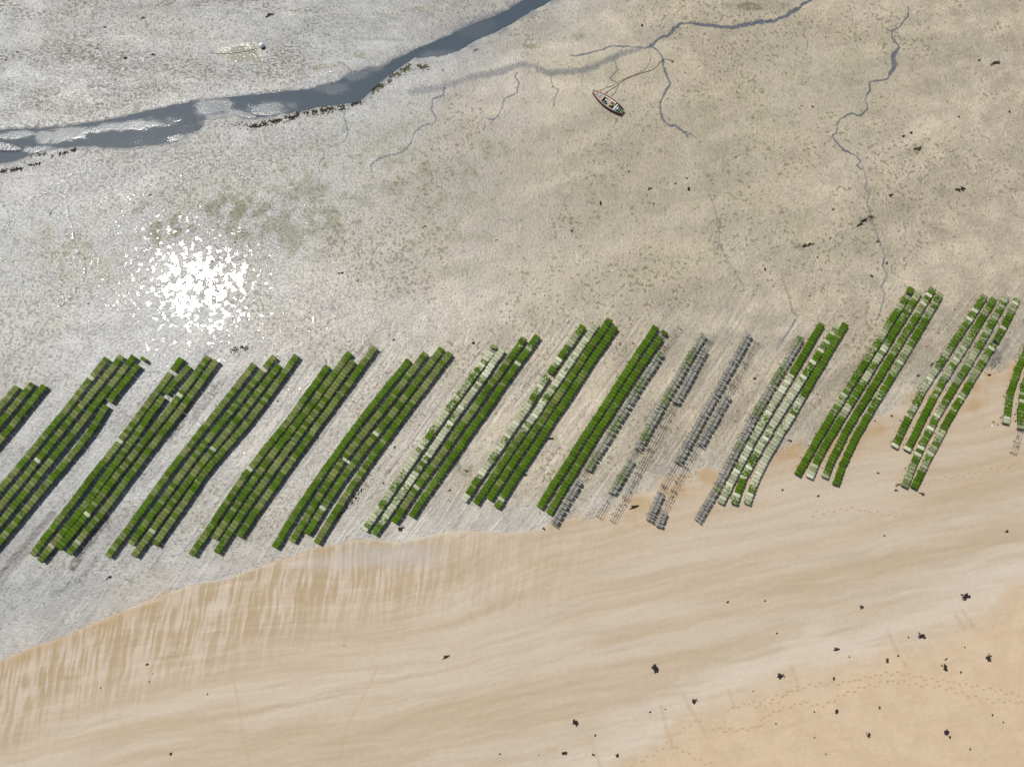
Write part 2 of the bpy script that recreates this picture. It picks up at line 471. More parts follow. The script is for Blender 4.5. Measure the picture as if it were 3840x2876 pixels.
    mspec = m.math('MULTIPLY', .70, m.math('SUBTRACT', 1.0, m.math('MAXIMUM', m.math('MULTIPLY', weedm, .92), m.math('MULTIPLY', filmm, .55)), clamp=True))
    mspec = m.math('MULTIPLY', mspec, m.math('SUBTRACT', 1.0, m.math('MULTIPLY', pits, .5)))
    spec = m.lerp(sandf, mspec, m.lerp(A['dry'], .42, .2))
    m.bsdf(col, rough, nrm, spec)
    return m.mat


def make_water_material():
    m = NT('creek_water')
    pos = m.n('NewGeometry').outputs['Position']
    sh = m.attr('shallow')
    w1 = m.noise(m.mapping(pos, (1.0, 1.6, 1), (0, 0, math.radians(-20))), 2.2, 4, .65)
    w2 = m.noise(m.mapping(pos, (1, 1.5, 1), (0, 0, math.radians(25))), 5.5, 3, .6)
    patch = m.ramp(m.noise(pos, .16, 3, .5), .42, .62)
    c = m.mix(sh, (.062, .084, .100), (.140, .150, .158))
    hgt = m.math('ADD', m.math('MULTIPLY', w1, m.lerp(sh, .010, .030)), m.math('MULTIPLY', w2, m.lerp(sh, .004, .016)))
    hgt = m.math('MULTIPLY', hgt, m.lerp(patch, .7, 1.4))
    nrm = m.bump(hgt, 1.0, 1.0)
    m.bsdf(c, m.lerp(sh, .10, .30), nrm, m.lerp(sh, .5, .32))
    return m.mat


# ------------------------------------------------------------------ the ground sheet
def build_ground():
    fx = np.arange(-90, 90.01, .155)
    fy = np.arange(-56, 71.01, .155)
    far = np.array([1.5, 4, 9, 18, 35, 70, 140, 300, 650, 1400, 2600.])
    gx = np.concatenate([fx[0] - far[::-1], fx, fx[-1] + far])
    gy = np.concatenate([fy[0] - far[::-1], fy, fy[-1] + far])
    nx, ny = len(gx), len(gy)
    X, Y = np.meshgrid(gx.astype(np.float32), gy.astype(np.float32))
    GRID['x'], GRID['y'] = gx, gy
    Xc, Yc_ = np.clip(X, -130, 130), np.clip(Y, -95, 110)
    px, py = to_px(Xc, Yc_, 0.0)
    z = zmac_px(px, py)
    px, py = to_px(Xc, Yc_, z)
    z = zmac_px(px, py)
    n_big = fbm(X / 6, Y / 6, 3, 4)
    n_mid = fbm(X / 1.6, Y / 1.6, 11, 3)
    n_fine = fbm(X / .7, Y / .7, 13, 2)
    # shoreline
    d_sh = (py - poly_interp(SHORE, px))
    wobble = (fbm(px / 55, py / 55, 21, 4) - .5)
    rightness = smooth(1900, 2600, px)
    d_sh = d_sh + wobble * (16 + 70 * rightness)
    soft = 7 + 16 * rightness
    sand = smooth(-soft, soft, d_sh)
    d_dry = py - poly_interp(DRYLINE, px) + (fbm(px / 120, py / 120, 31, 4) - .5) * 120
    dry = smooth(-120, 110, d_dry) * smooth(1500, 2200, px)
    leftness = 1 - smooth(1200, 2100, px)
    brown = smooth(0, 14, d_sh) * (1 - smooth(150, 420, d_sh + 130 * (fbm(px / 160, py / 160, 41, 3) - .5))) * (.28 + .72 * leftness) * (1 - rightness)
    # the creek channel, water standing in it
    nb = poly_interp(NBANK, px) + (fbm(px / 26, py / 26, 51, 3) - .5) * 9
    sb = poly_interp(sorted(SBANK), px) + (fbm(px / 26, py / 26, 61, 3) - .5) * 11
    inside = np.minimum(py - nb, sb - py)          # > 0 in the channel
    z = z + .03 * (n_big - .5) + .025 * (n_mid - .5) * (1 - sand)
    bank = smooth(-55, 4, inside)
    z = z - .26 * smooth(-6, 16, inside) - .06 * bank
    wetbank = smooth(-40, -2, inside)
    # spit of mud at the picture's edge, and low bars
    spit = smooth(1.25, .8, np.hypot((px + 10) / 95, (py - 548 - .12 * px) / 20))
    z = z + .36 * spit
    # creeks
    creek = np.zeros_like(px)
    for i, (pts, w, sft, st) in enumerate(CREEKS):
        w = w * (.72 if w < 14 else 1)
        q = wob(pts, min(4.0, 1.2 + w * .25), 9, i)
        d = seg_dist(px, py, q, w + sft + 6)
        d = d + (n_mid - .5) * w * 1.0 + (n_fine - .5) * 3.0
        f = (1 - smooth(w * .5, w * .5 + sft * .8, d)) * min(1.0, st * 1.15)
        creek = np.maximum(creek, f)
        z = z - .02 * f * (1 if sft < 7 else .3)
    creek = np.maximum(creek, .55 * wetbank * smooth(.40, .60, fbm(px / 60, py / 24, 71, 3)))
    creek = np.maximum(creek, smooth(2, 12, inside))
    # mud tints
    warm = smooth(500, 2500, px + .25 * (py - 900)) * .95 * smooth(-60, 420, py - poly_interp(NBANK, px) - 60 + .22 * (px - 1500))
    warm = np.clip(warm + .35 * (n_big - .5), 0, 1)
    film = np.zeros_like(px)
    for cx, cy, rx, ry, s in ((640, 830, 130, 95, 1.1), (880, 800, 170, 110, 1.0), (300, 960, 250, 150, .55), (1150, 800, 330, 190, .75), (1500, 640, 420, 190, .6),
                              (1750, 800, 380, 260, .45), (2250, 620, 430, 250, .45), (2750, 480, 330, 210, .5), (3050, 300, 300, 180, .5), (2450, 900, 350, 220, .4),
                              (2720, 640, 150, 160, .5), (2900, 760, 80, 160, .5), (2150, 130, 110, 22, .9), (1210, 250, 70, 14, .7), (1700, 560, 260, 60, .6), (2300, 260, 260, 60, .5),
                              (2820, 25, 120, 16, 1.2), (1980, 175, 40, 9, 1.0), (1345, 205, 90, 14, .8), (3200, 930, 120, 60, .5), (2960, 900, 130, 120, .4),
                              (3010, 800, 60, 120, .5), (1395, 1290, 20, 30, 1.2), (1740, 1750, 40, 70, 1.0), (3540, 720, 40, 26, .7), (3270, 830, 60, 16, .9), (3020, 925, 60, 18, .8), (3330, 150, 230, 24, .55), (3430, 570, 50, 20, .7)):
        film = np.maximum(film, s * smooth(1.5, .35, np.hypot((px - cx) / rx, (py - cy) / ry) + .9 * (n_mid - .5)))
    pool = np.zeros_like(px)
    for cx, cy, rx, ry, s in POOLS:
        pool = np.maximum(pool, .85 * s * smooth(1.45, .55, np.hypot((px - cx - .25 * (cy - py)) / rx, (py - cy) / ry) + .7 * (n_mid - .5)))

    def lines(data, sft, seed, jit=6):
        o = np.zeros_like(px)
        for row in data:
            pts, w = row[0], row[1]
            st = row[2] if len(row) > 2 else 1.0
            d = seg_dist(px, py, pts, w * 2 + sft + 10) + (n_mid - .5) * jit
            o = np.maximum(o, st * (1 - smooth(w * .4, w * .5 + sft, d)))
        return o
    orange = lines(ORANGE, 26, 1, 26)
    stain = lines(STAINS, 10, 2, 14)
    track = lines(TRACKS, 4, 3, 6)
    rill = lines(RILLS, 5, 4, 9) * sand
    z = z - .035 * track * (1 - sand)
    # the far bank is rough and weedy
    nbm = poly_interp(NBANK, px) - py
    rough_mud = smooth(10, 60, nbm) * (1 - smooth(1050, 1550, px)) * (1 - .92 * smooth(1.25, .75, np.hypot((px - 720) / 330, (py - 130) / 85)))
    rough_mud = np.maximum(rough_mud, .35 * smooth(0, 90, nbm) * (1 - smooth(1500, 1900, px)))
    rough_mud = np.maximum(rough_mud, .30 * smooth(480, 560, py) * (1 - smooth(500, 900, py)) * (1 - smooth(900, 1400, px)))
    z = z + .05 * rough_mud * (n_mid - .5)
    # fields of noise the material reads
    mid = fbm(X * .55, Y * .55, 81, 4, .58)
    cluster = fbm(X * .085, Y * .085, 91, 4, .55)
    warp = (fbm(px / 260, py / 260, 101, 3) - .5)
    vb = py + .20 * px + 46 * warp - 90 * np.exp(-((px - 1450) / 450) ** 2 - ((py - 2200) / 260) ** 2)
    band = fbm(px / 620, vb / 62, 111, 4, .55, rot=False)
    band2 = fbm(px / 210, vb / 20, 121, 3, .55, rot=False)
    us = px + .17 * py + 40 * warp
    topfade = 1 - smooth(20, 170, d_sh)
    streak = .62 * fbm(us / 8.5, (py - .17 * px) / 110, 131, 2, .6, rot=False) + .38 * fbm(us / 90, (py + .21 * px + 80 * warp) / 46, 141, 4, .62, rot=False) + .10 * topfade * (fbm(us / 30, py / 60, 145, 2, .5, rot=False) - .35)
    streak = np.clip((streak - .5) * 1.5 + .5, 0, 1)
    patch = smooth(.36, .62, fbm(X * .14, Y * .36, 151, 4, .58))
    calm = smooth(-190, -20, d_sh) * (1 - sand) * (1 - .5 * rightness)
    ridge_sparkle = smooth(.50, .70, fbm(X * .45, Y * 1.5, 181, 4, .6)) * smooth(.38, .6, fbm(X * .06, Y * .16, 191, 3, .5))
    # broad tone of the mud, drawn out along the creek
    vc = py + .28 * px + 120 * warp
    tone = .6 * fbm(px / 420, vc / 110, 201, 4, .55, rot=False) + .4 * fbm(px / 130, vc / 60, 211, 3, .55, rot=False)
    for cx, cy, rx, ry, s_ in ((730, 120, 260, 70, .16), (2250, 60, 420, 60, .08), (2000, 250, 300, 30, .10), (2450, 200, 300, 30, .08), (560, 690, 260, 40, .12), (90, 690, 160, 40, .12),
                               (300, 330, 420, 90, -.06), (150, 200, 300, 40, -.12), (1250, 700, 360, 200, -.05), (640, 830, 110, 70, -.12), (1700, 620, 500, 120, -.05),
                               (3100, 850, 330, 200, .06), (3500, 420, 320, 180, .06), (2900, 700, 60, 240, .10), (3030, 640, 40, 200, .08), (950, 1250, 500, 130, .10)):
        tone = tone + s_ * smooth(1.5, .3, np.hypot((px - cx) / rx, (py - cy + .2 * (px - cx)) / ry))
    painted_sheen = smooth(1.5, .4, np.hypot((px - 1450) / 190, (py - 2085) / 48) + .8 * (n_mid - .5)) + .6 * smooth(1.4, .4, np.hypot((px - 1180) / 130, (py - 2110) / 30) + .8 * (n_mid - .5))
    wash = smooth(-230, -60, d_dry) * (1 - smooth(-50, 40, d_dry)) * smooth(1500, 2300, px)
    # water film: everywhere on the lower flat, set densest where the sun glint lies, to shape it
    pud = .02 + .075 * smooth(1.6, .2, np.hypot((px - 745) / 190, (py - 1070) / 150)) + .05 * smooth(1.6, .4, np.hypot((px - 620) / 500, (py - 1000) / 420))
    pud = np.clip(pud - .10 * smooth(1300, 2300, px) - .06 * rough_mud, -.2, .3) + .10 * (fbm(X * .25, Y * .25, 161, 3, .5) - .5)
    pud = np.clip(pud, 0, .25)
    # scoured and dragged streaks along the lanes between the rack rows
    ul = .80 * px + .60 * py + 26 * warp
    vl = -.60 * px + .80 * py
    inrack = smooth(-110, 30, py - np.interp(px, [-200, 1000, 2300, 3000, 3900], [1330, 1310, 1190, 1180, 1060])) * (1 - sand)
    ln = fbm(ul / 12, vl / 240, 221, 3, .55, rot=False)
    lane = smooth(.56, .74, ln) * inrack
    lane_dark = smooth(.46, .26, ln) * inrack

    co = np.empty((nx * ny, 3), np.float32)
    co[:, 0], co[:, 1], co[:, 2] = X.ravel(), Y.ravel(), z.ravel()
    idx = np.arange(nx * ny).reshape(ny, nx)
    quads = np.stack([idx[:-1, :-1], idx[:-1, 1:], idx[1:, 1:], idx[1:, :-1]], -1).reshape(-1, 4).astype(np.int32)
    me = bpy.data.meshes.new('mudflat_and_beach')
    me.vertices.add(len(co))
    me.vertices.foreach_set('co', co.ravel())
    me.loops.add(quads.size)
    me.loops.foreach_set('vertex_index', quads.ravel())
    me.polygons.add(len(quads))
    me.polygons.foreach_set('loop_start', np.arange(0, quads.size, 4, dtype=np.int32))
    me.polygons.foreach_set('use_smooth', np.ones(len(quads), bool))
    me.update(calc_edges=True)
    for k, v in dict(sand=sand, dry=dry, brown=brown, creek=creek, warm=warm, film=film, pool=pool, orange=orange, stain=stain,
                     track=track, puddle=pud, rough_mud=rough_mud, rill=rill, mid=mid, band=band, band_fine=band2, streak=streak,
                     patch=patch, cluster=cluster, calm=calm, ridge_sparkle=ridge_sparkle, tone=tone, painted_sheen=painted_sheen, wash=wash, lane=lane, lane_dark=lane_dark).items():
        a = me.attributes.new(k, 'FLOAT', 'POINT')
        a.data.foreach_set('value', np.clip(v, 0, 1.2).astype(np.float32).ravel())
    me.materials.append(make_ground_material())
    o = bpy.data.objects.new('ground', me)
    o['kind'] = 'structure'
    o['label'] = 'grey mudflat running into a smooth sandy beach'
    COL.objects.link(o)
    return gx, gy, z


GX, GY, GZ = build_ground()


def gz(x, y):
    """height of the ground at a world position"""
    i = int(np.clip(np.searchsorted(GX, x) - 1, 0, len(GX) - 2))
    j = int(np.clip(np.searchsorted(GY, y) - 1, 0, len(GY) - 2))
    u = (x - GX[i]) / (GX[i + 1] - GX[i])
    v = (y - GY[j]) / (GY[j + 1] - GY[j])
    return float((GZ[j, i] * (1 - u) + GZ[j, i + 1] * u) * (1 - v) + (GZ[j + 1, i] * (1 - u) + GZ[j + 1, i + 1] * u) * v)


def build_water():
    xs = np.arange(-700, 2500, 8.0)
    k = 22
    nb = poly_interp(NBANK, xs) - 14
    sb = poly_interp(sorted(SBANK), xs) + 14
    t = np.linspace(0, 1, k)
    PX = np.repeat(xs[:, None], k, 1)
    PY = nb[:, None] + (sb - nb)[:, None] * t[None]
    bars = [(225, 508, 100, 24, 1.0), (480, 470, 165, 17, .75), (60, 505, 70, 14, .9), (800, 398, 70, 30, .75), (860, 440, 100, 22, .9), (1010, 408, 85, 26, .8),
            (1340, 275, 60, 28, .55), (1400, 258, 40, 10, .7), (1250, 330, 60, 24, .45), (1640, 205, 70, 16, .6), (700, 520, 60, 20, .9), (1790, 110, 70, 40, .25), (130, 560, 60, 12, .6)]  # sand bars, and sparkle of rippled water painted in as paler colour
    sh = np.zeros_like(PX)
    nz = fbm(PX / 30, PY / 12, 5, 3) - .5
    for cx, cy, rx, ry, s in bars:
        sh = np.maximum(sh, s * smooth(1.35, .55, np.hypot((PX - cx) / rx, (PY - cy + .1 * (PX - cx)) / ry) + nz))
    verts = [(*from_px(a, b, -.175), -.175) for a, b in zip(PX.ravel(), PY.ravel())]
    faces = [(i * k + j, i * k + j + 1, (i + 1) * k + j + 1, (i + 1) * k + j) for i in range(len(xs) - 1) for j in range(k - 1)]
    me = bpy.data.meshes.new('creek_water')
    me.from_pydata(verts, [], faces)
    a = me.attributes.new('shallow', 'FLOAT', 'POINT')
    a.data.foreach_set('value', sh.ravel().astype(np.float32))
    me.polygons.foreach_set('use_smooth', np.ones(len(faces), bool))
    me.materials.append(make_water_material())
    # face up
    if me.polygons[0].normal.z < 0:
        me.flip_normals()
    o = bpy.data.objects.new('water', me)
    o['kind'] = 'structure'
    o['label'] = 'slate blue tidal creek water winding across the mud'
    COL.objects.link(o)


build_water()


# ------------------------------------------------------------------ object helpers
def tag(o, label=None, cat=None, group=None, kind=None):
    if label:
        o['label'] = label
    if cat:
        o['category'] = cat
    if group:
        o['group'] = group
    if kind:
        o['kind'] = kind
    return o


def empty(name, loc, rz=0.0):
    o = bpy.data.objects.new(name, None)
    o.empty_display_size = .3
    o.location = loc
    o.rotation_euler = (0, 0, rz)
    COL.objects.link(o)
    return o


def add(name, me, parent=None, loc=(0, 0, 0), rot=(0, 0, 0), scale=None):
    o = bpy.data.objects.new(name, me)
    o.location = loc
    o.rotation_euler = rot
    if scale is not None:
        o.scale = scale if isinstance(scale, (tuple, list)) else (scale, scale, scale)
    if parent is not None:
        o.parent = parent
    COL.objects.link(o)
    return o


class MB:
    def __init__(self):
        self.v, self.f = [], []

    def box(self, c, s, rz=0.0, taper=1.0):
        cx, cy, cz = c
        hx, hy, hz = s[0] / 2, s[1] / 2, s[2] / 2
        b = len(self.v)
        for k, zz in ((1.0, -hz), (taper, hz)):
            for sx, sy in ((-1, -1), (1, -1), (1, 1), (-1, 1)):
                x, y = sx * hx * k, sy * hy * k
                self.v.append((cx + x * math.cos(rz) - y * math.sin(rz), cy + x * math.sin(rz) + y * math.cos(rz), cz + zz))
        self.f += [tuple(b + i for i in q) for q in ((3, 2, 1, 0), (4, 5, 6, 7), (0, 1, 5, 4), (1, 2, 6, 5), (2, 3, 7, 6), (3, 0, 4, 7))]

    def tube(self, pts, r, n=5):
        pts = [Vector(p) for p in pts]
        b = len(self.v)
        rr = r if isinstance(r, (list, tuple)) else [r] * len(pts)
        for i, p in enumerate(pts):
            d = (pts[min(i + 1, len(pts) - 1)] - pts[max(i - 1, 0)]).normalized()
            up = Vector((0, 0, 1)) if abs(d.z) < .9 else Vector((1, 0, 0))
            a = d.cross(up).normalized()
            c = a.cross(d)
            for k in range(n):
                t = 2 * math.pi * k / n
                q = p + a * (math.cos(t) * rr[i]) + c * (math.sin(t) * rr[i])
                self.v.append(tuple(q))
        for i in range(len(pts) - 1):
            for k in range(n):
                self.f.append((b + i * n + k, b + i * n + (k + 1) % n, b + (i + 1) * n + (k + 1) % n, b + (i + 1) * n + k))
        self.f.append(tuple(b + k for k in range(n))[::-1])
        self.f.append(tuple(b + (len(pts) - 1) * n + k for k in range(n)))

    def mesh(self, name, mat, smooth_=False):
        me = bpy.data.meshes.new(name)
        me.from_pydata(self.v, [], self.f)
        me.materials.append(mat)
        if smooth_:
            me.polygons.foreach_set('use_smooth', np.ones(len(self.f), bool))
        bm = bmesh.new()
        bm.from_mesh(me)
        bmesh.ops.recalc_face_normals(bm, faces=bm.faces[:])
        bm.to_mesh(me)
        bm.free()
        return me


# ------------------------------------------------------------------ oyster racks: materials
def make_bag_material():
    """plastic-mesh oyster bag; the object's colour carries (algae cover, paleness of the mesh, own random number)"""
    m = NT('oyster_bag_mesh')
    oi = m.n('ObjectInfo')
    sep = m.n('SeparateColor')
    m.put(sep.inputs[0], oi.outputs['Color'])
    alg, pale, rnd = sep.outputs[0], sep.outputs[1], sep.outputs[2]
    tc = m.n('TexCoord').outputs['Object']
    off = m.n('CombineXYZ')
    m.put(off.inputs[0], m.math('MULTIPLY', rnd, 37.0))
    m.put(off.inputs[1], m.math('MULTIPLY', rnd, 91.0))
    ad = m.n('VectorMath', operation='ADD')
    m.put(ad.inputs[0], tc)
    m.put(ad.inputs[1], off.outputs[0])
    co = ad.outputs[0]
    n1 = m.noise(co, 3.0, 4, .66, .8)
    n2 = m.noise(co, 9.0, 4, .65)
    olive = m.mix(m.ramp(n2, .3, .7), (.085, .118, .018), (.165, .185, .050))
    cream = m.mix(m.ramp(n2, .25, .75), (.43, .44, .29), (.60, .60, .45))
    base = m.mix(pale, olive, cream)
    # dull yellowish shell showing through on part of the bag
    base = m.mix(m.math('MULTIPLY', m.ramp(n1, .52, .68), m.math('SUBTRACT', .62, m.math('MULTIPLY', pale, .6))), base, (.240, .235, .095))
    green = m.mix(m.ramp(n2, .30, .72), (.036, .082, .003), (.092, .162, .008))
    cov = m.ramp(m.math('ADD', n1, m.math('MULTIPLY', m.math('SUBTRACT', alg, .5), .85)), .45, .56)
    c = m.mix(cov, base, green)
    v = m.math('ADD', .78, m.math('MULTIPLY', rnd, .42))
    cc = m.n('CombineColor')
    for i in range(3):
        m.put(cc.inputs[i], v)
    c = m.mix(1.0, c, cc.outputs[0], 'MULTIPLY')
    nrm = m.bump(m.math('ADD', m.math('MULTIPLY', n1, .08), m.math('MULTIPLY', n2, .035)), 1.0, 1.0)
    m.bsdf(c, m.lerp(cov, .6, .75), nrm, .12)
    return m.mat


def make_upright_material():
    m = NT('oyster_bag_grey_mesh')
    oi = m.n('ObjectInfo')
    sep = m.n('SeparateColor')
    m.put(sep.inputs[0], oi.outputs['Color'])
    alg, pale, rnd = sep.outputs[0], sep.outputs[1], sep.outputs[2]
    tc = m.n('TexCoord').outputs['Object']
    off = m.n('CombineXYZ')
    m.put(off.inputs[0], m.math('MULTIPLY', rnd, 53.0))
    ad = m.n('VectorMath', operation='ADD')
    m.put(ad.inputs[0], tc)
    m.put(ad.inputs[1], off.outputs[0])
    n2 = m.noise(ad.outputs[0], 7.0, 4, .65)
    grey = m.mix(m.ramp(n2, .28, .72), (.175, .158, .142), (.390, .362, .335))
    grey = m.mix(pale, grey, (.33, .34, .24))
    green = m.mix(m.ramp(n2, .30, .70), (.065, .110, .015), (.190, .260, .065))
    c = m.mix(m.math('MULTIPLY', alg, m.ramp(n2, .25, .60, .45, 1)), grey, green)
    v = m.math('ADD', .72, m.math('MULTIPLY', rnd, .50))
    cc = m.n('CombineColor')
    for i in range(3):
        m.put(cc.inputs[i], v)
    c = m.mix(1.0, c, cc.outputs[0], 'MULTIPLY')
    nrm = m.bump(n2, 1.0, .03)
    m.bsdf(c, .7, nrm, .3)
    return m.mat


M_BAG = make_bag_material()
M_UP = make_upright_material()
M_BAR = plain('fouled_steel_bar', (.085, .075, .058), .75, .35, 8)
M_WEED = plain('dark_seaweed', (.020, .016, .014), .6, .5, 7, .25, .04)
M_WEED2 = plain('brown_seaweed', (.048, .039, .024), .65, .5, 5, .25, .04)
M_WEED3 = plain('olive_seaweed', (.090, .080, .030), .6, .45, 5, .4, .04)


# ------------------------------------------------------------------ oyster racks: meshes
BL, BW = 1.0, .56           # bag length across the row, pitch along it


def flat_bag(seed):
    r = random.Random(seed)
    nx_, ny_ = 3, 5           # along the row, across the row
    v, f = [], []
    top, bot = {}, {}
    w, l = BW - .012, BL + .06
    for j in range(ny_ + 1):
        for i in range(nx_ + 1):
            u, t = i / nx_ * 2 - 1, j / ny_ * 2 - 1
            pillow = (1 - abs(u) ** 4) * (1 - abs(t) ** 4)
            pinch = 1 - .05 * abs(t) ** 4
            x = u * w / 2 * pinch + r.uniform(-.012, .012)
            y = t * l / 2 * (1 - .03 * abs(u) ** 3) + r.uniform(-.012, .012)
            zt = .104 + .020 * pillow + r.uniform(-.009, .011)
            top[i, j] = len(v)
            v.append((x, y, zt))
    for (i, j) in [(i, 0) for i in range(nx_ + 1)] + [(nx_, j) for j in range(1, ny_ + 1)] + [(i, ny_) for i in range(nx_ - 1, -1, -1)] + [(0, j) for j in range(ny_ - 1, 0, -1)]:
        x, y, zt = v[top[i, j]]
        bot[i, j] = len(v)
        v.append((x * .93, y * .97, 0.0))
    ring = list(bot)
    for j in range(ny_):
        for i in range(nx_):
            f.append((top[i, j], top[i + 1, j], top[i + 1, j + 1], top[i, j + 1]))
    for a, b in zip(ring, ring[1:] + ring[:1]):
        f.append((bot[a], bot[b], top[b], top[a]))
    f.append(tuple(bot[a] for a in ring)[::-1])
    me = bpy.data.meshes.new('oyster_bag')
    me.from_pydata(v, [], f)
    me.materials.append(M_BAG)
    me.polygons.foreach_set('use_smooth', np.ones(len(f), bool))
    return me


def upright_bag(seed):
    """a bag stood on its edge across the row, tied in at the middle so both ends bulge"""
    r = random.Random(seed)
    n = 6
    v, f = [], []
    for k in range(n + 1):
        t = k / n * 2 - 1
        th = .045 + .062 * (1 - math.exp(-(t / .35) ** 2)) * (1 - abs(t) ** 6 * .5)
        lean = r.uniform(-.015, .015)
        h = .46 * (1 - .10 * abs(t) ** 4) + r.uniform(-.02, .02)
        y = t * BL / 2
        v += [(-th * .8, y, 0), (th * .8, y, 0), (th + lean, y, h * .9), (lean, y, h), (-th + lean, y, h * .9)]
    for k in range(n):
        for q in range(5):
            f.append((k * 5 + q, k * 5 + (q + 1) % 5, (k + 1) * 5 + (q + 1) % 5, (k + 1) * 5 + q))
    f.append((4, 3, 2, 1, 0))
    f.append(tuple(n * 5 + q for q in range(5)))
    me = bpy.data.meshes.new('upright_oyster_bag')
    me.from_pydata(v, [], f)
    me.materials.append(M_UP)
    bm = bmesh.new()
    bm.from_mesh(me)
    bmesh.ops.recalc_face_normals(bm, faces=bm.faces[:])
    bm.to_mesh(me)
    bm.free()
    return me


TOPZ = .62                  # height of the rack's bars


def trestle_mesh(n):
    """welded bar trestle long enough for n bags"""
    b = MB()
    L = n * BW + .02
    r = .021
    for y in (-.36, 0, .36):
        b.box((0, y, TOPZ - r), (L, r * 1.6, r * 1.6))
    ks = max(2, round(L / 1.3))
    for k in range(ks + 1):
        x = -L / 2 + .06 + (L - .12) * k / ks
        b.box((x, 0, TOPZ - .065), (r * 1.5, .98, r * 1.5))
    kl = 3 if n > 4 else 2
    for k in range(kl):
        x = -L / 2 + .14 + (L - .28) * k / (kl - 1)
        for s in (-1, 1):
            b.box((x, s * .40, (TOPZ - .09) / 2 - .05), (r * 1.7, r * 1.7, TOPZ + .0))
        b.box((x, 0, .10), (r * 1.4, .80, r * 1.4))
    return b.mesh('trestle', M_BAR)


def tuft_mesh(seed, size=.42, n=16, mat=None, flat=.35):
    """a tuft or clump of seaweed: overlapping lobed fronds"""
    r = random.Random(seed)
    b = MB()
    ax = r.uniform(0, math.pi)
    el = r.uniform(.45, 1.0)
    lobes = [(r.gauss(0, .17), r.gauss(0, .17)) for _ in range(3)]
    for k in range(n):
        a = r.uniform(0, 2 * math.pi)
        lx, ly = r.choice(lobes)
        L = size * r.uniform(.16, .42)
        w = size * r.uniform(.07, .15)
        cx, cy = lx * size + r.gauss(0, .10) * size, ly * size * el + r.gauss(0, .10) * size
        z0 = r.uniform(.01, .25) * size * flat
        z1 = r.uniform(.15, 1.0) * size * flat
        dx, dy = math.cos(a), math.sin(a)
        nx_, ny_ = -dy, dx
        p = []
        for t, ww, zz in ((0, .5, z0), (.45, 1.0, z1), (.8, .75, z1 * .7), (1.0, .15, z0)):
            bend = .35 * (t ** 2) * L * r.uniform(-1, 1)
            mx, my = cx + dx * L * t + nx_ * bend, cy + dy * L * t + ny_ * bend
            p.append(((mx - nx_ * w * ww, my - ny_ * w * ww, max(.004, zz * .6)), (mx, my, zz + .03 * size), (mx + nx_ * w * ww, my + ny_ * w * ww, max(.004, zz * .6))))
        base = len(b.v)
        for q in p:
            b.v += list(q)
        for i in range(3):
            for j in range(2):
                b.f.append((base + i * 3 + j, base + i * 3 + j + 1, base + (i + 1) * 3 + j + 1, base + (i + 1) * 3 + j))
    ca, sa = math.cos(ax), math.sin(ax)
    b.v = [(x * ca - y * sa, x * sa + y * ca, z) for x, y, z in b.v]
    return b.mesh('seaweed', mat or M_WEED, True)


FLAT = [flat_bag(100 + i) for i in range(8)]
UPR = [upright_bag(200 + i) for i in range(6)]
TREST = {n: trestle_mesh(n) for n in range(1, 8)}
TUFT = [tuft_mesh(300 + i, .34, 11) for i in range(5)]

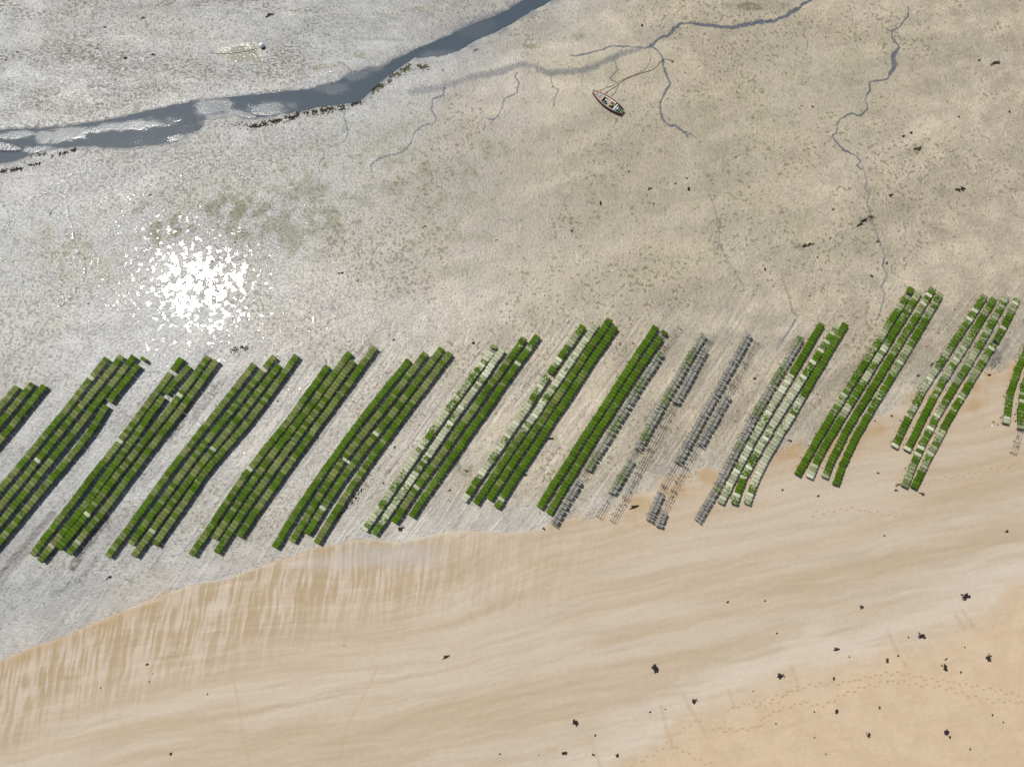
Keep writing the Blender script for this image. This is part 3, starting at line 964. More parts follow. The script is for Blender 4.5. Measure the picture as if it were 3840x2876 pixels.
# ------------------------------------------------------------------ oyster racks: plan
# each row: points from its seaward end to its beach end; sections start at the given picture height
# G green, O olive-green, P pale with green, L light green, W white, U upright grey, V upright green-grey, E empty trestles, X nothing
ORD = ['first', 'second', 'third', 'fourth']
CLUSTERS = [
    ('leftmost cluster', [
        ([(65, 1450), (0, 1525), (-230, 1790)], [(0, 'O')], 'short mottled green'),
        ([(122, 1438), (0, 1588), (-190, 1815)], [(0, 'O')], 'mottled green'),
        ([(166, 1445), (0, 1650), (-190, 1880)], [(0, 'O')], 'olive green')]),
    ('second cluster from the left', [
        ([(402, 1343), (205, 1590), (0, 1833), (-150, 2010)], [(0, 'O')], 'long unbroken green'),
        ([(458, 1335), (250, 1590), (0, 1900), (-150, 2080)], [(0, 'O')], 'bright green tipped'),
        ([(503, 1335), (300, 1590), (0, 1960), (-130, 2120)], [(0, 'O')], 'patchy green'),
        ([(542, 1341), (402, 1510), (340, 1620), (230, 1750), (0, 2027), (-130, 2180)], [(0, 'G'), (1353, 'X'), (1369, 'O'), (1507, 'X'), (1521, 'O')], 'green gapped')]),
    ('third cluster from the left', [
        ([(681, 1343), (640, 1400), (526, 1553), (409, 1703), (250, 1910), (120, 2082)], [(0, 'G'), (1389, 'X'), (1400, 'O')], 'notched olive green'),
        ([(709, 1372), (615, 1478), (456, 1706), (300, 1920), (147, 2104)], [(0, 'O'), (1476, 'X'), (1488, 'O')], 'olive green, gapped'),
        ([(783, 1337), (640, 1530), (497, 1706), (350, 1900), (219, 2058)], [(0, 'O')], 'patchy olive'),
        ([(812, 1350), (690, 1520), (545, 1706), (400, 1900), (257, 2077)], [(0, 'O')], 'green')]),
    ('fourth cluster from the left', [
        ([(954, 1366), (800, 1560), (632, 1770), (520, 1930), (402, 2087)], [(0, 'O')], 'dark green'),
        ([(1030, 1336), (970, 1410), (850, 1560), (686, 1770), (590, 1900), (490, 2042)], [(0, 'O'), (1382, 'W'), (1394, 'O')], 'green, one white bag,'),
        ([(1047, 1369), (900, 1560), (730, 1770), (620, 1920), (501, 2087)], [(0, 'O')], 'bright patched green'),
        ([(1114, 1332), (950, 1560), (768, 1770), (680, 1900), (580, 2043)], [(0, 'O')], 'short mottled green')]),
    ('fifth cluster from the left', [
        ([(1230, 1372), (1080, 1580), (926, 1766), (820, 1930), (717, 2082)], [(0, 'O')], 'long green'),
        ([(1312, 1322), (1150, 1540), (971, 1770), (890, 1890), (803, 2021)], [(0, 'O')], 'dull olive'),
        ([(1326, 1354), (1180, 1550), (1015, 1770), (920, 1910), (812, 2073)], [(0, 'O')], 'mottled green'),
        ([(1407, 1301), (1240, 1530), (1063, 1770), (980, 1890), (895, 2012)], [(0, 'O')], 'green, highest reaching')]),
    ('sixth cluster from the left', [
        ([(1534, 1349), (1390, 1530), (1244, 1720), (1130, 1890), (1029, 2054)], [(0, 'G')], 'fresh green'),
        ([(1597, 1323), (1440, 1530), (1292, 1713), (1190, 1870), (1093, 2032)], [(0, 'O'), (1716, 'X'), (1724, 'O')], 'olive'),
        ([(1657, 1305), (1490, 1530), (1336, 1720), (1240, 1860), (1151, 2004)], [(0, 'O')], 'patchy bright green'),
        ([(1688, 1322), (1540, 1520), (1390, 1720), (1290, 1870), (1186, 2037)], [(0, 'O')], 'mottled olive')]),
    ('seventh cluster from the left', [
        ([(1854, 1296), (1840, 1325), (1700, 1510), (1552, 1713), (1450, 1870), (1366, 1990)], [(0, 'L'), (1304, 'E'), (1318, 'P')], 'pale, whitish-green'),
        ([(1886, 1310), (1750, 1500), (1602, 1713), (1500, 1860), (1401, 2003)], [(0, 'P')], 'cream and green'),
        ([(1967, 1267), (1800, 1500), (1653, 1707), (1560, 1830), (1476, 1960)], [(0, 'L'), (1340, 'O')], 'green and pale mixed'),
        ([(2017, 1258), (1860, 1480), (1707, 1700), (1620, 1820), (1542, 1938)], [(0, 'L'), (1370, 'G')], 'plain green')]),
    ('eighth cluster from the left', [
        ([(2188, 1220), (2066, 1390), (1886, 1663), (1810, 1770), (1738, 1878)], [(0, 'L'), (1310, 'P'), (1400, 'X'), (1410, 'P'), (1790, 'O'), (1857, 'W')], 'pale green, gapped,'),
        ([(2239, 1212), (2090, 1430), (1937, 1657), (1860, 1770), (1782, 1888)], [(0, 'P'), (1620, 'O')], 'cream-topped'),
        ([(2287, 1196), (2130, 1430), (1978, 1657), (1900, 1770), (1834, 1874)], [(0, 'G'), (1290, 'O')], 'bright green tipped'),
        ([(2308, 1224), (2170, 1430), (2022, 1654), (1940, 1780), (1862, 1904)], [(0, 'G'), (1866, 'W'), (1880, 'G')], 'green, one white bag,')]),
    ('ninth cluster from the left', [
        ([(2461, 1224), (2320, 1440), (2178, 1657), (2100, 1780), (2021, 1904)], [(0, 'G')], 'solid bright green'),
        ([(2495, 1243), (2477, 1264), (2350, 1450), (2216, 1663), (2140, 1790), (2057, 1926)], [(0, 'G'), (1252, 'E'), (1264, 'G')], 'green, split tipped'),
        ([(2553, 1222), (2478, 1320), (2340, 1540), (2203, 1760), (2171, 1802), (2073, 1967)], [(0, 'E'), (1320, 'V'), (1762, 'E'), (1800, 'U')], 'grey upright-bag')]),
    ('tenth cluster from the left', [
        ([(2640, 1250), (2510, 1470), (2393, 1683), (2366, 1724), (2296, 1846), (2246, 1940)], [(0, 'V'), (1650, 'U'), (1685, 'E'), (1722, 'V'), (1850, 'E')], 'greenish upright-bag'),
        ([(2668, 1268), (2645, 1308), (2536, 1510), (2431, 1702), (2349, 1867), (2297, 1957)], [(0, 'E'), (1308, 'U'), (1512, 'E')], 'mostly empty')]),
    ('eleventh cluster from the left', [
        ([(2812, 1250), (2690, 1470), (2576, 1670), (2545, 1733), (2480, 1840), (2435, 1953)], [(0, 'U'), (1734, 'E'), (1846, 'U')], 'long grey upright-bag'),
        ([(2845, 1278), (2732, 1480), (2627, 1667), (2560, 1780), (2490, 1918), (2470, 1976)], [(0, 'E'), (1480, 'U'), (1668, 'E'), (1918, 'U')], 'broken grey upright-bag')]),
    ('twelfth cluster from the left', [
        ([(3006, 1262), (2905, 1430), (2810, 1594), (2690, 1828), (2616, 1953)], [(0, 'V'), (1560, 'U'), (1640, 'V'), (1680, 'U'), (1815, 'V'), (1842, 'U')], 'upright grey-green bag'),
        ([(3083, 1212), (2960, 1420), (2844, 1610), (2770, 1750), (2702, 1887)], [(0, 'G'), (1400, 'P')], 'chequered white and green'),
        ([(3139, 1222), (3010, 1420), (2889, 1610), (2796, 1770), (2770, 1830), (2756, 1892)], [(0, 'L'), (1420, 'P'), (1800, 'G'), (1850, 'P')], 'bent white and green'),
        ([(3171, 1212), (3050, 1420), (2936, 1610), (2848, 1760), (2802, 1889)], [(0, 'G'), (1480, 'P')], 'green turning white')]),
    ('thirteenth cluster from the left', [
        ([(3421, 1079), (3250, 1350), (3085, 1613), (3035, 1700), (2991, 1780)], [(0, 'G'), (1098, 'X'), (1108, 'L'), (1560, 'G'), (1768, 'P')], 'grass green'),
        ([(3449, 1092), (3290, 1350), (3126, 1616), (3075, 1700), (3037, 1792)], [(0, 'L'), (1560, 'G'), (1735, 'W'), (1748, 'L'), (1766, 'W')], 'green, white ended,'),
        ([(3501, 1080), (3330, 1360), (3174, 1613), (3125, 1710), (3094, 1790)], [(0, 'L'), (1330, 'G'), (1775, 'P')], 'dense green'),
        ([(3530, 1101), (3370, 1370), (3221, 1613), (3165, 1730), (3136, 1818)], [(0, 'L'), (1560, 'G')], 'green, longest,')]),
    ('last but one cluster', [
        ([(3694, 1107), (3590, 1270), (3476, 1437), (3400, 1580), (3355, 1676)], [(0, 'L'), (1390, 'P'), (1560, 'L')], 'light green and white'),
        ([(3729, 1119), (3630, 1280), (3528, 1440), (3450, 1590), (3404, 1690)], [(0, 'G'), (1160, 'L'), (1680, 'W')], 'light green, white ended,'),
        ([(3777, 1109), (3690, 1270), (3588, 1437), (3490, 1600), (3440, 1710), (3394, 1826)], [(0, 'L'), (1440, 'G'), (1500, 'L')], 'curving light green'),
        ([(3818, 1120), (3742, 1272), (3634, 1440), (3530, 1620), (3480, 1725), (3428, 1830)], [(0, 'L'), (1280, 'X'), (1290, 'L'), (1440, 'L')], 'curving, gapped light green')]),
    ('rightmost cluster', [
        ([(3900, 1225), (3840, 1335), (3809, 1410), (3786, 1490), (3776, 1588)], [(0, 'L')], 'green and white'),
        ([(3920, 1280), (3870, 1370), (3840, 1440), (3829, 1515), (3836, 1606), (3826, 1650), (3806, 1702)], [(0, 'L'), (1608, 'E')], 'green, bare ended,')]),
]
COVER = {  # algae cover range, paleness range
    'G': ((.55, 1.1), (.0, .12)), 'O': ((.05, 1.05), (.0, .10)), 'L': ((.25, 1.15), (.10, .80)), 'P': ((.10, .90), (.55, 1.05)), 'W': ((.0, .1), (.95, 1.1))}


class Path:
    def __init__(self, pts, h):
        self.p = []
        for x, y in pts:
            wx, wy, _ = P(x, y, h)
            self.p.append(Vector((wx, wy)))
        # round the corners a little
        q = [self.p[0]]
        for a, b, c in zip(self.p[:-2], self.p[1:-1], self.p[2:]):
            q += [b.lerp(a, .22), b.lerp(c, .22)]
        q.append(self.p[-1])
        self.p = q
        self.s = [0.0]
        for a, b in zip(q[:-1], q[1:]):
            self.s.append(self.s[-1] + (b - a).length)
        self.len = self.s[-1]

    def at(self, s):
        s = min(max(s, 0), self.len)
        for i in range(len(self.s) - 1):
            if s <= self.s[i + 1] + 1e-9:
                t = (s - self.s[i]) / max(1e-9, self.s[i + 1] - self.s[i])
                return self.p[i].lerp(self.p[i + 1], t)
        return self.p[-1]

    def s_of_y(self, yw):
        """arc length at which the path passes the world height yw (paths run downwards)"""
        if yw >= self.p[0].y:
            return 0.0
        for i in range(len(self.p) - 1):
            a, b = self.p[i], self.p[i + 1]
            if a.y >= yw >= b.y:
                return self.s[i] + (a.y - yw) / max(1e-9, a.y - b.y) * (self.s[i + 1] - self.s[i])
        return self.len


def build_row(ci, ri, place, pts, secs, look):
    r = random.Random(ci * 31 + ri)
    upright = any(t in 'UV' for _, t in secs)
    h = .74 if not upright else .95
    path = Path(pts, h)
    x0, y0 = path.at(0)
    root = empty('oyster_rack', (x0, y0, gz(x0, y0)))
    ori = root.location.copy()
    n_rows = len(CLUSTERS[ci][1])
    which = ORD[ri] 
    tag(root, None, 'oyster rack', 'rows of oyster racks on the mudflat')
    noun = 'rack row' if 'bag' not in look else 'rack row'
    root['label'] = f'{look} oyster {noun}, {which} row in the {place}'.replace(',,', ',')
    bounds = []
    for k, (yy, t) in enumerate(secs):
        a = 0.0 if k == 0 else path.s_of_y(P(pts[0][0], yy, h)[1])
        b = path.len if k == len(secs) - 1 else path.s_of_y(P(pts[0][0], secs[k + 1][0], h)[1])
        bounds.append((a, b, t))
    # merge flat sections so trestles run through them
    runs = []
    for a, b, t in bounds:
        cls = 'flat' if t in 'GOLPW' else 'up' if t in 'UV' else t
        if runs and runs[-1][2] == cls and cls in ('flat', 'up'):
            runs[-1][1] = b
        else:
            runs.append([a, b, cls])

    def type_at(s):
        for a, b, t in bounds:
            if a <= s <= b + 1e-6:
                return t
        return bounds[-1][2]
    fouled = ci >= 8
    walk = [r.random(), r.random()]
    for a, b, cls in runs:
        if cls == 'X':
            continue
        L = b - a
        nb = max(1, round(L / BW))
        pitch = L / nb
        k = 0
        while k < nb:
            n = min(7, nb - k)
            if 0 < nb - k - n <= 1 and n == 7:
                n = 6
            s0, s1 = a + k * pitch, a + (k + n) * pitch
            p0, p1 = path.at(s0), path.at(s1)
            mid = (p0 + p1) / 2
            ang = math.atan2(p1.y - p0.y, p1.x - p0.x)
            lat = r.gauss(0, .025)
            nrm = Vector((-math.sin(ang), math.cos(ang)))
            mid = mid + nrm * lat
            ang += math.radians(r.gauss(0, .35))
            zg = gz(mid.x, mid.y)
            te = add('trestle', TREST[n], root, (mid.x - ori.x, mid.y - ori.y, zg - ori.z), (0, 0, ang))
            if fouled or cls == 'E':
                for side in (1, -1):
                    for kk in range(2 if n > 3 else 1):
                        if cls != 'E' and (side == 1) and r.random() < .45:
                            continue
                        if r.random() < .85:
                            yy = side * r.uniform(.42, .62) if cls != 'E' else r.uniform(-.5, .5)
                            zz = 0.0 if cls != 'E' or r.random() < .4 else TOPZ - .05
                            sc = r.uniform(.5, 1.0)
                            add('weed_tuft', r.choice(TUFT), te, ((kk - .5) * n * BW * .5 + r.uniform(-.5, .5) * (1 if n > 3 else .2), yy, zz), (0, 0, r.uniform(0, 6.28)), sc)
            if cls == 'flat':
                for i in range(n):
                    t = type_at(s0 + (i + .5) * pitch)
                    xl = -(n * BW) / 2 + (i + .5) * BW
                    xl *= pitch / BW
                    ca, cp = COVER[t]
                    for q in (0, 1):
                        walk[q] = min(1, max(0, .62 * walk[q] + .38 * r.random() + r.gauss(0, .10)))
                    alg = ca[0] + (ca[1] - ca[0]) * walk[0]
                    if t == 'O' and r.random() < .16:
                        alg = 1.15
                    pal = cp[0] + (cp[1] - cp[0]) * walk[1]
                    if t in 'PL' and r.random() < (.12 if t == 'P' else .05):
                        pal, alg = 1.05, r.uniform(.0, .3)
                    if t == 'O' and r.random() < .012:
                        pal, alg = .8, .2
                    bag = add('oyster_bag', r.choice(FLAT), te, (xl + r.gauss(0, .008), r.gauss(0, .022), TOPZ + r.uniform(-.004, .008)),
                              (math.radians(r.gauss(0, 1.0)), math.radians(r.gauss(0, 1.2)), math.radians(r.gauss(0, 1.4)) + (math.pi if r.random() < .5 else 0)))
                    bag.color = (min(1, alg / 1.2), pal / 1.2, r.random(), 1)
            elif cls == 'up':
                th = .195
                m_ = max(1, int(n * pitch / th))
                for i in range(m_):
                    t = type_at(s0 + (i + .5) * n * pitch / m_)
                    xl = -n * pitch / 2 + (i + .5) * n * pitch / m_
                    q = (i % 4) - 1.5
                    big = math.sin((s0 + xl) * .9 + ci * 2 + ri)
                    alg = np.clip((.42 + .45 * big + r.gauss(0, .12)) if t == 'V' else (.06 + .12 * max(0, big) + r.gauss(0, .05)), 0, 1)
                    bag = add('oyster_bag', r.choice(UPR), te, (xl - q * .008, r.gauss(0, .03), TOPZ),
                              (0, math.radians(q * 3 + r.gauss(0, 3.5)), math.radians(q * 4.5 + r.gauss(0, 5)) + (math.pi if r.random() < .5 else 0)))
                    bag.color = (float(alg), .45 if t == 'V' else r.uniform(0, .25), r.random(), 1)
            k += n
    return root


for ci, (place, rows) in enumerate(CLUSTERS):
    for ri, (pts, secs, look) in enumerate(rows):
        build_row(ci, ri, place, pts, secs, look)


# ------------------------------------------------------------------ the boat on the mud
def build_boat():
    bow, stern = P(2223, 343, .75), P(2334, 421, .55)
    bx, by = bow[0], bow[1]
    sx, sy = stern[0], stern[1]
    L = math.hypot(bx - sx, by - sy)
    ang = math.atan2(by - sy, bx - sx)
    z0 = gz((bx + sx) / 2, (by + sy) / 2) - .03
    root = empty('wooden_boat', (sx, sy, z0), ang)
    root.rotation_euler = (math.radians(5), 0, ang)
    tag(root, 'open wooden fishing boat with brown foredeck lying aground on the mud', 'boat')
    M_HULL = plain('maroon_hull_paint', (.100, .045, .042), .5, .25, 3)
    M_DECK = plain('worn_pink_brown_deck', (.430, .300, .255), .6, .12, 5)
    M_RAIL = plain('varnished_rail', (.420, .300, .190), .5, .2, 5)
    M_CREAM = plain('cream_paint', (.640, .560, .440), .5, .1, 5)
    M_WHITE = plain('white_paint', (.75, .73, .68), .5, .08, 5)
    M_FLOOR = plain('grey_floor_boards', (.240, .225, .210), .7, .2, 6)
    M_GREY = plain('grey_grating', (.300, .300, .330), .6, .15, 8)
    BM = 1.80
    st = []          # stations: u along from the stern, half beam, sheer height, keel height
    for k in range(15):
        t = k / 14
        hb = BM / 2 * (1 - abs((t - .42) / .60) ** 2.3) if t > .42 else BM / 2 * (1 - .52 * ((.42 - t) / .42) ** 2)
        hb = max(hb, .02)
        st.append((t * L, hb, .58 + .05 * (1 - t) + .26 * t ** 2.2, .02 + .10 * max(0, t - .8) / .2))

    def prof(u, hb, zs, zk, inner=0.0):
        out = []
        n = 6
        for j in range(-n, n + 1):
            q = j / n
            a = abs(q)
            y = math.copysign(max(0, hb - inner) * math.sin(a * math.pi / 2) ** .8, q) if j else 0.0
            z = zk + inner + (zs - zk - inner) * (a ** 2.4)
            out.append((u, y, z))
        return out
    b = MB()
    rows = [prof(*x) for x in st]
    n = len(rows[0])
    for r_ in rows:
        b.v += r_
    for i in range(len(rows) - 1):
        for j in range(n - 1):
            b.f.append((i * n + j, i * n + j + 1, (i + 1) * n + j + 1, (i + 1) * n + j))
    base = len(b.v)
    inn = [prof(u, hb, zs, zk, .05) for u, hb, zs, zk in st]
    for r_ in inn:
        b.v += r_
    for i in range(len(rows) - 1):
        for j in range(n - 1):
            b.f.append((base + i * n + j, base + (i + 1) * n + j, base + (i + 1) * n + j + 1, base + i * n + j + 1))
    b.f.append(tuple(range(n)))
    add('hull', b.mesh('hull', M_HULL, True), root)
    b = MB()                                                # transom board
    pr = prof(*st[0])
    k0 = len(b.v)
    b.v += [(x - .02, y, z) for x, y, z in pr] + [(x + .05, y * .98, z) for x, y, z in pr]
    for j in range(n - 1):
        b.f.append((j, j + 1, n + j + 1, n + j))
    b.f += [tuple(range(n)), tuple(range(n, 2 * n)), (0, n, 2 * n - 1, n - 1)]
    add('transom', b.mesh('transom', M_RAIL), root)
    for sgn, nm in ((1, M_RAIL), (-1, M_HULL)):             # gunwales
        b = MB()
        b.tube([(u, sgn * (hb + .005), zs + .012) for u, hb, zs, zk in st], .032, 6)
        add('gunwale', b.mesh('gunwale', nm, True), root)

    def at(u):
        t = u / L * 14
        i = min(13, int(t))
        f = t - i
        return tuple(st[i][q] * (1 - f) + st[i + 1][q] * f for q in range(4))

    def deck(name, u0, u1, z, mat, inset=.05, steps=6, thick=.03, dz=None):
        b = MB()
        for k in range(steps + 1):
            u = u0 + (u1 - u0) * k / steps
            _, hb, zs, zk = at(u)
            w = max(.01, hb - inset)
            zz = zs - dz if dz is not None else z
            b.v += [(u, -w, zz), (u, w, zz), (u, -w, zz - thick), (u, w, zz - thick)]
        for k in range(steps):
            a, c = k * 4, k * 4 + 4
            b.f += [(a, c, c + 1, a + 1), (a + 2, a + 3, c + 3, c + 2), (a, a + 2, c + 2, c), (a + 1, c + 1, c + 3, a + 3)]
        b.f += [(0, 1, 3, 2), (steps * 4, steps * 4 + 2, steps * 4 + 3, steps * 4 + 1)]
        return add(name, b.mesh(name, mat), root)
    deck('floor', .35, L * .70, .16, M_FLOOR, .20)
    deck('foredeck', L * .665, L * .975, 0, M_DECK, .02, 9, .03, .03)
    b = MB()
    _, hb, zs, zk = at(L * .66)
    b.box((L * .66, 0, zs - .03), (.06, hb * 2 - .08, .09))
    add('deck_beam', b.mesh('deck_beam', M_CREAM), root)
    deck('middle_deck', L * .41, L * .555, .40, M_DECK, .10, 3)
    for k in range(4):                                      # pale side lockers along one side
        u0, u1 = L * (.30 + .088 * k), L * (.30 + .088 * (k + 1)) - .03
        b = MB()
        for u in (u0, u1):
            _, hb, zs, zk = at(u)
            b.v += [(u, -hb + .04, zs - .10), (u, -hb + .30, zs - .10), (u, -hb + .07, .2), (u, -hb + .30, .2)]
        b.f += [(0, 1, 5, 4), (1, 3, 7, 5), (0, 4, 6, 2), (0, 2, 3, 1), (4, 5, 7, 6)]
        add('side_locker', b.mesh('side_locker', M_CREAM), root)
    b = MB()                                                # narrow side deck on the other side
    for k in range(5):
        u = L * (.22 + .11 * k)
        _, hb, zs, zk = at(u)
        b.v += [(u, hb - .04, zs - .06), (u, hb - .20, zs - .06), (u, hb - .04, zs - .09), (u, hb - .20, zs - .09)]
    for k in range(4):
        a, c = k * 4, k * 4 + 4
        b.f += [(a, a + 1, c + 1, c), (a + 2, c + 2, c + 3, a + 3), (a + 1, a + 3, c + 3, c + 1)]
    add('side_deck', b.mesh('side_deck', M_DECK), root)
    deck('thwart', L * .235, L * .262, .46, M_WHITE, .07, 1, .05)
    g = MB()
    _, hb, zs, zk = at(L * .2)
    for k in range(6):
        g.box((L * .165 + k * .055, 0, .34), (.035, hb * 2 - .24, .03))
    for k in range(4):
        g.box((L * .165 + .14, -.36 + k * .24, .315), (.33, .03, .02))
    add('grating', g.mesh('grating', M_GREY), root)
    b = MB()
    b.tube([(L * .97, 0, .76), (L + .02, 0, .93)], [.06, .04], 6)
    add('stem_post', b.mesh('stem_post', M_HULL), root)
    b = MB()
    b.tube([(L - .02, 0, .84), (L + .20, .02, .96)], .025, 5)
    sp = add('bow_roller', b.mesh('bow_roller', M_GREY), root)
    bm = bmesh.new()
    bmesh.ops.create_uvsphere(bm, u_segments=10, v_segments=7, radius=.12)
    me = bpy.data.meshes.new('lamp')
    bm.to_mesh(me)
    bm.free()
    me.materials.append(M_WHITE)
    me.polygons.foreach_set('use_smooth', np.ones(len(me.polygons), bool))
    add('bow_light', me, root, (L + .22, .02, 1.0))
    b = MB()
    b.box((L * .86, .10, .86), (.10, .07, .14))
    b.box((L * .86, .10, .92), (.04, .22, .04))
    add('bitt', b.mesh('bitt', M_HULL), root)
    mw = root.matrix_basis.copy() if False else (Matrix.Translation(root.location) @ root.rotation_euler.to_matrix().to_4x4())

    def cargo(name, me, u, v, z, rz, label, cat, grp=None):
        o = add(name, me, None)
        o.matrix_world = mw @ Matrix.Translation((u, v, z)) @ Matrix.Rotation(rz, 4, 'Z')
        tag(o, label, cat, grp)
        return o

    def crate(name, sx_, sy_, sz_, mat, wall=.035, slats=True):
        b = MB()
        b.box((0, 0, .02), (sx_ - 2 * wall, sy_ - 2 * wall, .04))
        for s_ in (-1, 1):
            b.box((s_ * (sx_ - wall) / 2, 0, sz_ / 2), (wall, sy_, sz_))
            b.box((0, s_ * (sy_ - wall) / 2, sz_ / 2), (sx_ - 2 * wall - .004, wall, sz_ - .006))
            b.box((s_ * (sx_) / 2, 0, sz_ - .03), (wall * .8, sy_ * .55, .035))
        return b.mesh(name, mat)

    def lidbox(name, sx_, sy_, sz_, mat):
        b = MB()
        b.box((0, 0, sz_ * .42), (sx_, sy_, sz_ * .84), 0, .97)
        b.box((0, 0, sz_ * .92), (sx_ * 1.05, sy_ * 1.05, sz_ * .16), 0, .93)
        b.box((0, sy_ * .50, sz_ * .72), (sx_ * .25, .05, .05))
        return b.mesh(name, mat)
    M_TEAL = plain('teal_plastic', (.070, .215, .220), .45, .15, 6)
    M_LTEAL = plain('faded_teal', (.220, .420, .410), .5, .25, 7)
    M_LILAC = plain('pale_grey_plastic', (.470, .450, .500), .5, .08, 5)
    M_BLACK = plain('black_rubber', (.012, .012, .014), .5, .3, 5)
    M_GREEN = plain('green_plastic', (.110, .330, .180), .45, .12, 5)
    M_NET = plain('dark_green_net', (.020, .052, .038), .8, .5, 14, .3, .05)
    M_YEL = plain('yellow_oilskin', (.650, .500, .020), .5, .12, 5)
    cargo('fish_box', lidbox('fish_box', .46, .42, .16, M_LTEAL), L * .79, .02, .66, .3, 'faded teal box on the foredeck of the boat', 'box')
    cargo('crate', crate('crate', .40, .40, .26, M_LILAC), L * .625, .36, .17, .05, 'pale grey open crate beside the foredeck in the boat', 'crate')
    cargo('crate', crate('crate', .38, .46, .28, M_TEAL), L * .535, .36, .42, .1, 'dark teal open crate inside the boat', 'crate')
    cargo('fuel_can', lidbox('fuel_can', .26, .26, .30, M_BLACK), L * .60, .02, .17, .1, 'black can next to the grey crate in the boat', 'can')
    cargo('box', lidbox('box', .36, .26, .30, M_CREAM), L * .575, -.24, .17, .05, 'cream lidded box near the side lockers in the boat', 'box')
    cargo('crate', crate('crate', .42, .60, .30, M_GREEN), L * .075, -.05, .26, .0, 'green open crate at the stern of the boat', 'crate')
    b = MB()
    r = random.Random(5)
    for k in range(26):                                     # heap of net and floats
        a = r.uniform(0, 6.28)
        d = r.uniform(0, .30)
        p = Vector((math.cos(a) * d, math.sin(a) * d * 1.2, r.uniform(.02, .16)))
        q = p + Vector((r.uniform(-.22, .22), r.uniform(-.22, .22), r.uniform(-.02, .08)))
        m_ = (p + q) / 2 + Vector((0, 0, .08))
        b.tube([p, m_, q], [.05, .06, .035], 5)
    cargo('fishing_net', b.mesh('fishing_net', M_NET, True), L * .345, .16, .20, 0, 'dark green heap of netting amidships in the boat', 'net')
    b = MB()
    b.box((0, 0, .05), (.22, .26, .07), .3, .8)
    b.box((.06, .10, .08), (.14, .22, .05), -.5, .7)
    b.box((-.06, -.08, .09), (.16, .12, .05), .9, .7)
    cargo('oilskin', b.mesh('oilskin', M_YEL), L * .375, .02, .36, 0, 'bright yellow oilskin thrown on the netting in the boat', 'oilskin')
    b = MB()
    pr_ = [(.115, 0), (.15, .26), (.155, .27), (.135, .27), (.105, .02)]
    for rr, zz in pr_:
        for k in range(12):
            b.v.append((rr * math.cos(k * math.pi / 6), rr * math.sin(k * math.pi / 6), zz))
    for i in range(len(pr_) - 1):
        for k in range(12):
            b.f.append((i * 12 + k, i * 12 + (k + 1) % 12, (i + 1) * 12 + (k + 1) % 12, (i + 1) * 12 + k))
    b.f.append(tuple(range(12))[::-1])
    b.f.append(tuple(48 + k for k in range(12)))
    cargo('bucket', b.mesh('bucket', M_WHITE, True), L * .17, .05, .36, 0, 'white bucket standing on the grating in the boat', 'bucket')
    b = MB()
    b.box((0, 0, .13), (.46, .34, .26), 0, .92)
    b.box((0, .10, .28), (.22, .12, .05), 0, .9)
    cargo('well_block', b.mesh('well_block', M_BLACK), L * .135, .26, .17, .1, 'black block for the dark well near the stern of the boat', 'boat well')  # solid black block standing in for the dark open well
    b = MB()
    b.tube([(0, 0, 0), (.9, .05, .03), (1.7, .12, .02)], .022, 5)
    cargo('oar', b.mesh('oar', plain('orange_wood', (.42, .19, .08), .6, .2, 5)), L * .30, .60, .53, .10, 'thin reddish pole along the side of the boat', 'pole')
    return mw, L


BOAT_M, BOAT_L = build_boat()


def resample(pts, step=.25):
    out = []
    P_ = [Vector(p) for p in pts]
    for i in range(len(P_) - 1):
        a = P_[max(0, i - 1)]
        b, c = P_[i], P_[i + 1]
        d = P_[min(len(P_) - 1, i + 2)]
        k = max(2, int((c - b).length / step))
        for j in range(k):
            t = j / k
            out.append(.5 * ((2 * b) + (c - a) * t + (2 * a - 5 * b + 4 * c - d) * t * t + (3 * b - a - 3 * c + d) * t ** 3))
    out.append(P_[-1])
    return out


def rope(pts_px, r, mat, label, start=None, name='mooring_rope'):
    pts = []
    if start is not None:
        pts.append(start)
    for x, y in pts_px:
        wx, wy, _ = P(x, y)
        pts.append(Vector((wx, wy, gz(wx, wy) + r * .7)))
    pts = resample(pts)
    k0 = 6 if start is not None else 0
    for p in pts[k0:]:
        p.z = gz(p.x, p.y) + r * .6
    b = MB()
    b.tube(pts, r, 5)
    o = add(name, b.mesh(name, mat, True))
    tag(o, label, 'rope')


M_ROPE = plain('weedy_brown_rope', (.085, .068, .045), .8, .35, 3)
rope(z3([(800, 740), (880, 710), (990, 650), (1110, 600), (1160, 560), (1195, 480), (1170, 430)], 1900, 0), .035, M_ROPE,
     'thin brown mooring rope from the boat bow curling up to the side creek', BOAT_M @ Vector((BOAT_L * .93, -.16, .78)))
rope(z3([(840, 760), (905, 718), (985, 662), (1110, 611), (1215, 578), (1280, 510), (1310, 492), (1345, 498), (1372, 510)], 1900, 0), .05, M_ROPE,
     'thicker mooring rope from the boat side crossing the creek to its anchor', BOAT_M @ Vector((BOAT_L * .72, -.66, .70)))
# anchor lump at the rope's end
wx, wy, _ = P(2522, 232)
b = MB()
b.box((0, 0, .08), (.42, .30, .16), .4, .7)
b.tube([(0, 0, .12), (.32, .12, .05)], .04, 5)
b.tube([(0, 0, .12), (-.25, .25, .04)], .04, 5)
tag(add('anchor', b.mesh('anchor', plain('rusty_iron', (.16, .10, .06), .8, .3, 6)), None, (wx, wy, gz(wx, wy) - .02)), 'small rusty anchor at the end of the mooring rope', 'anchor')


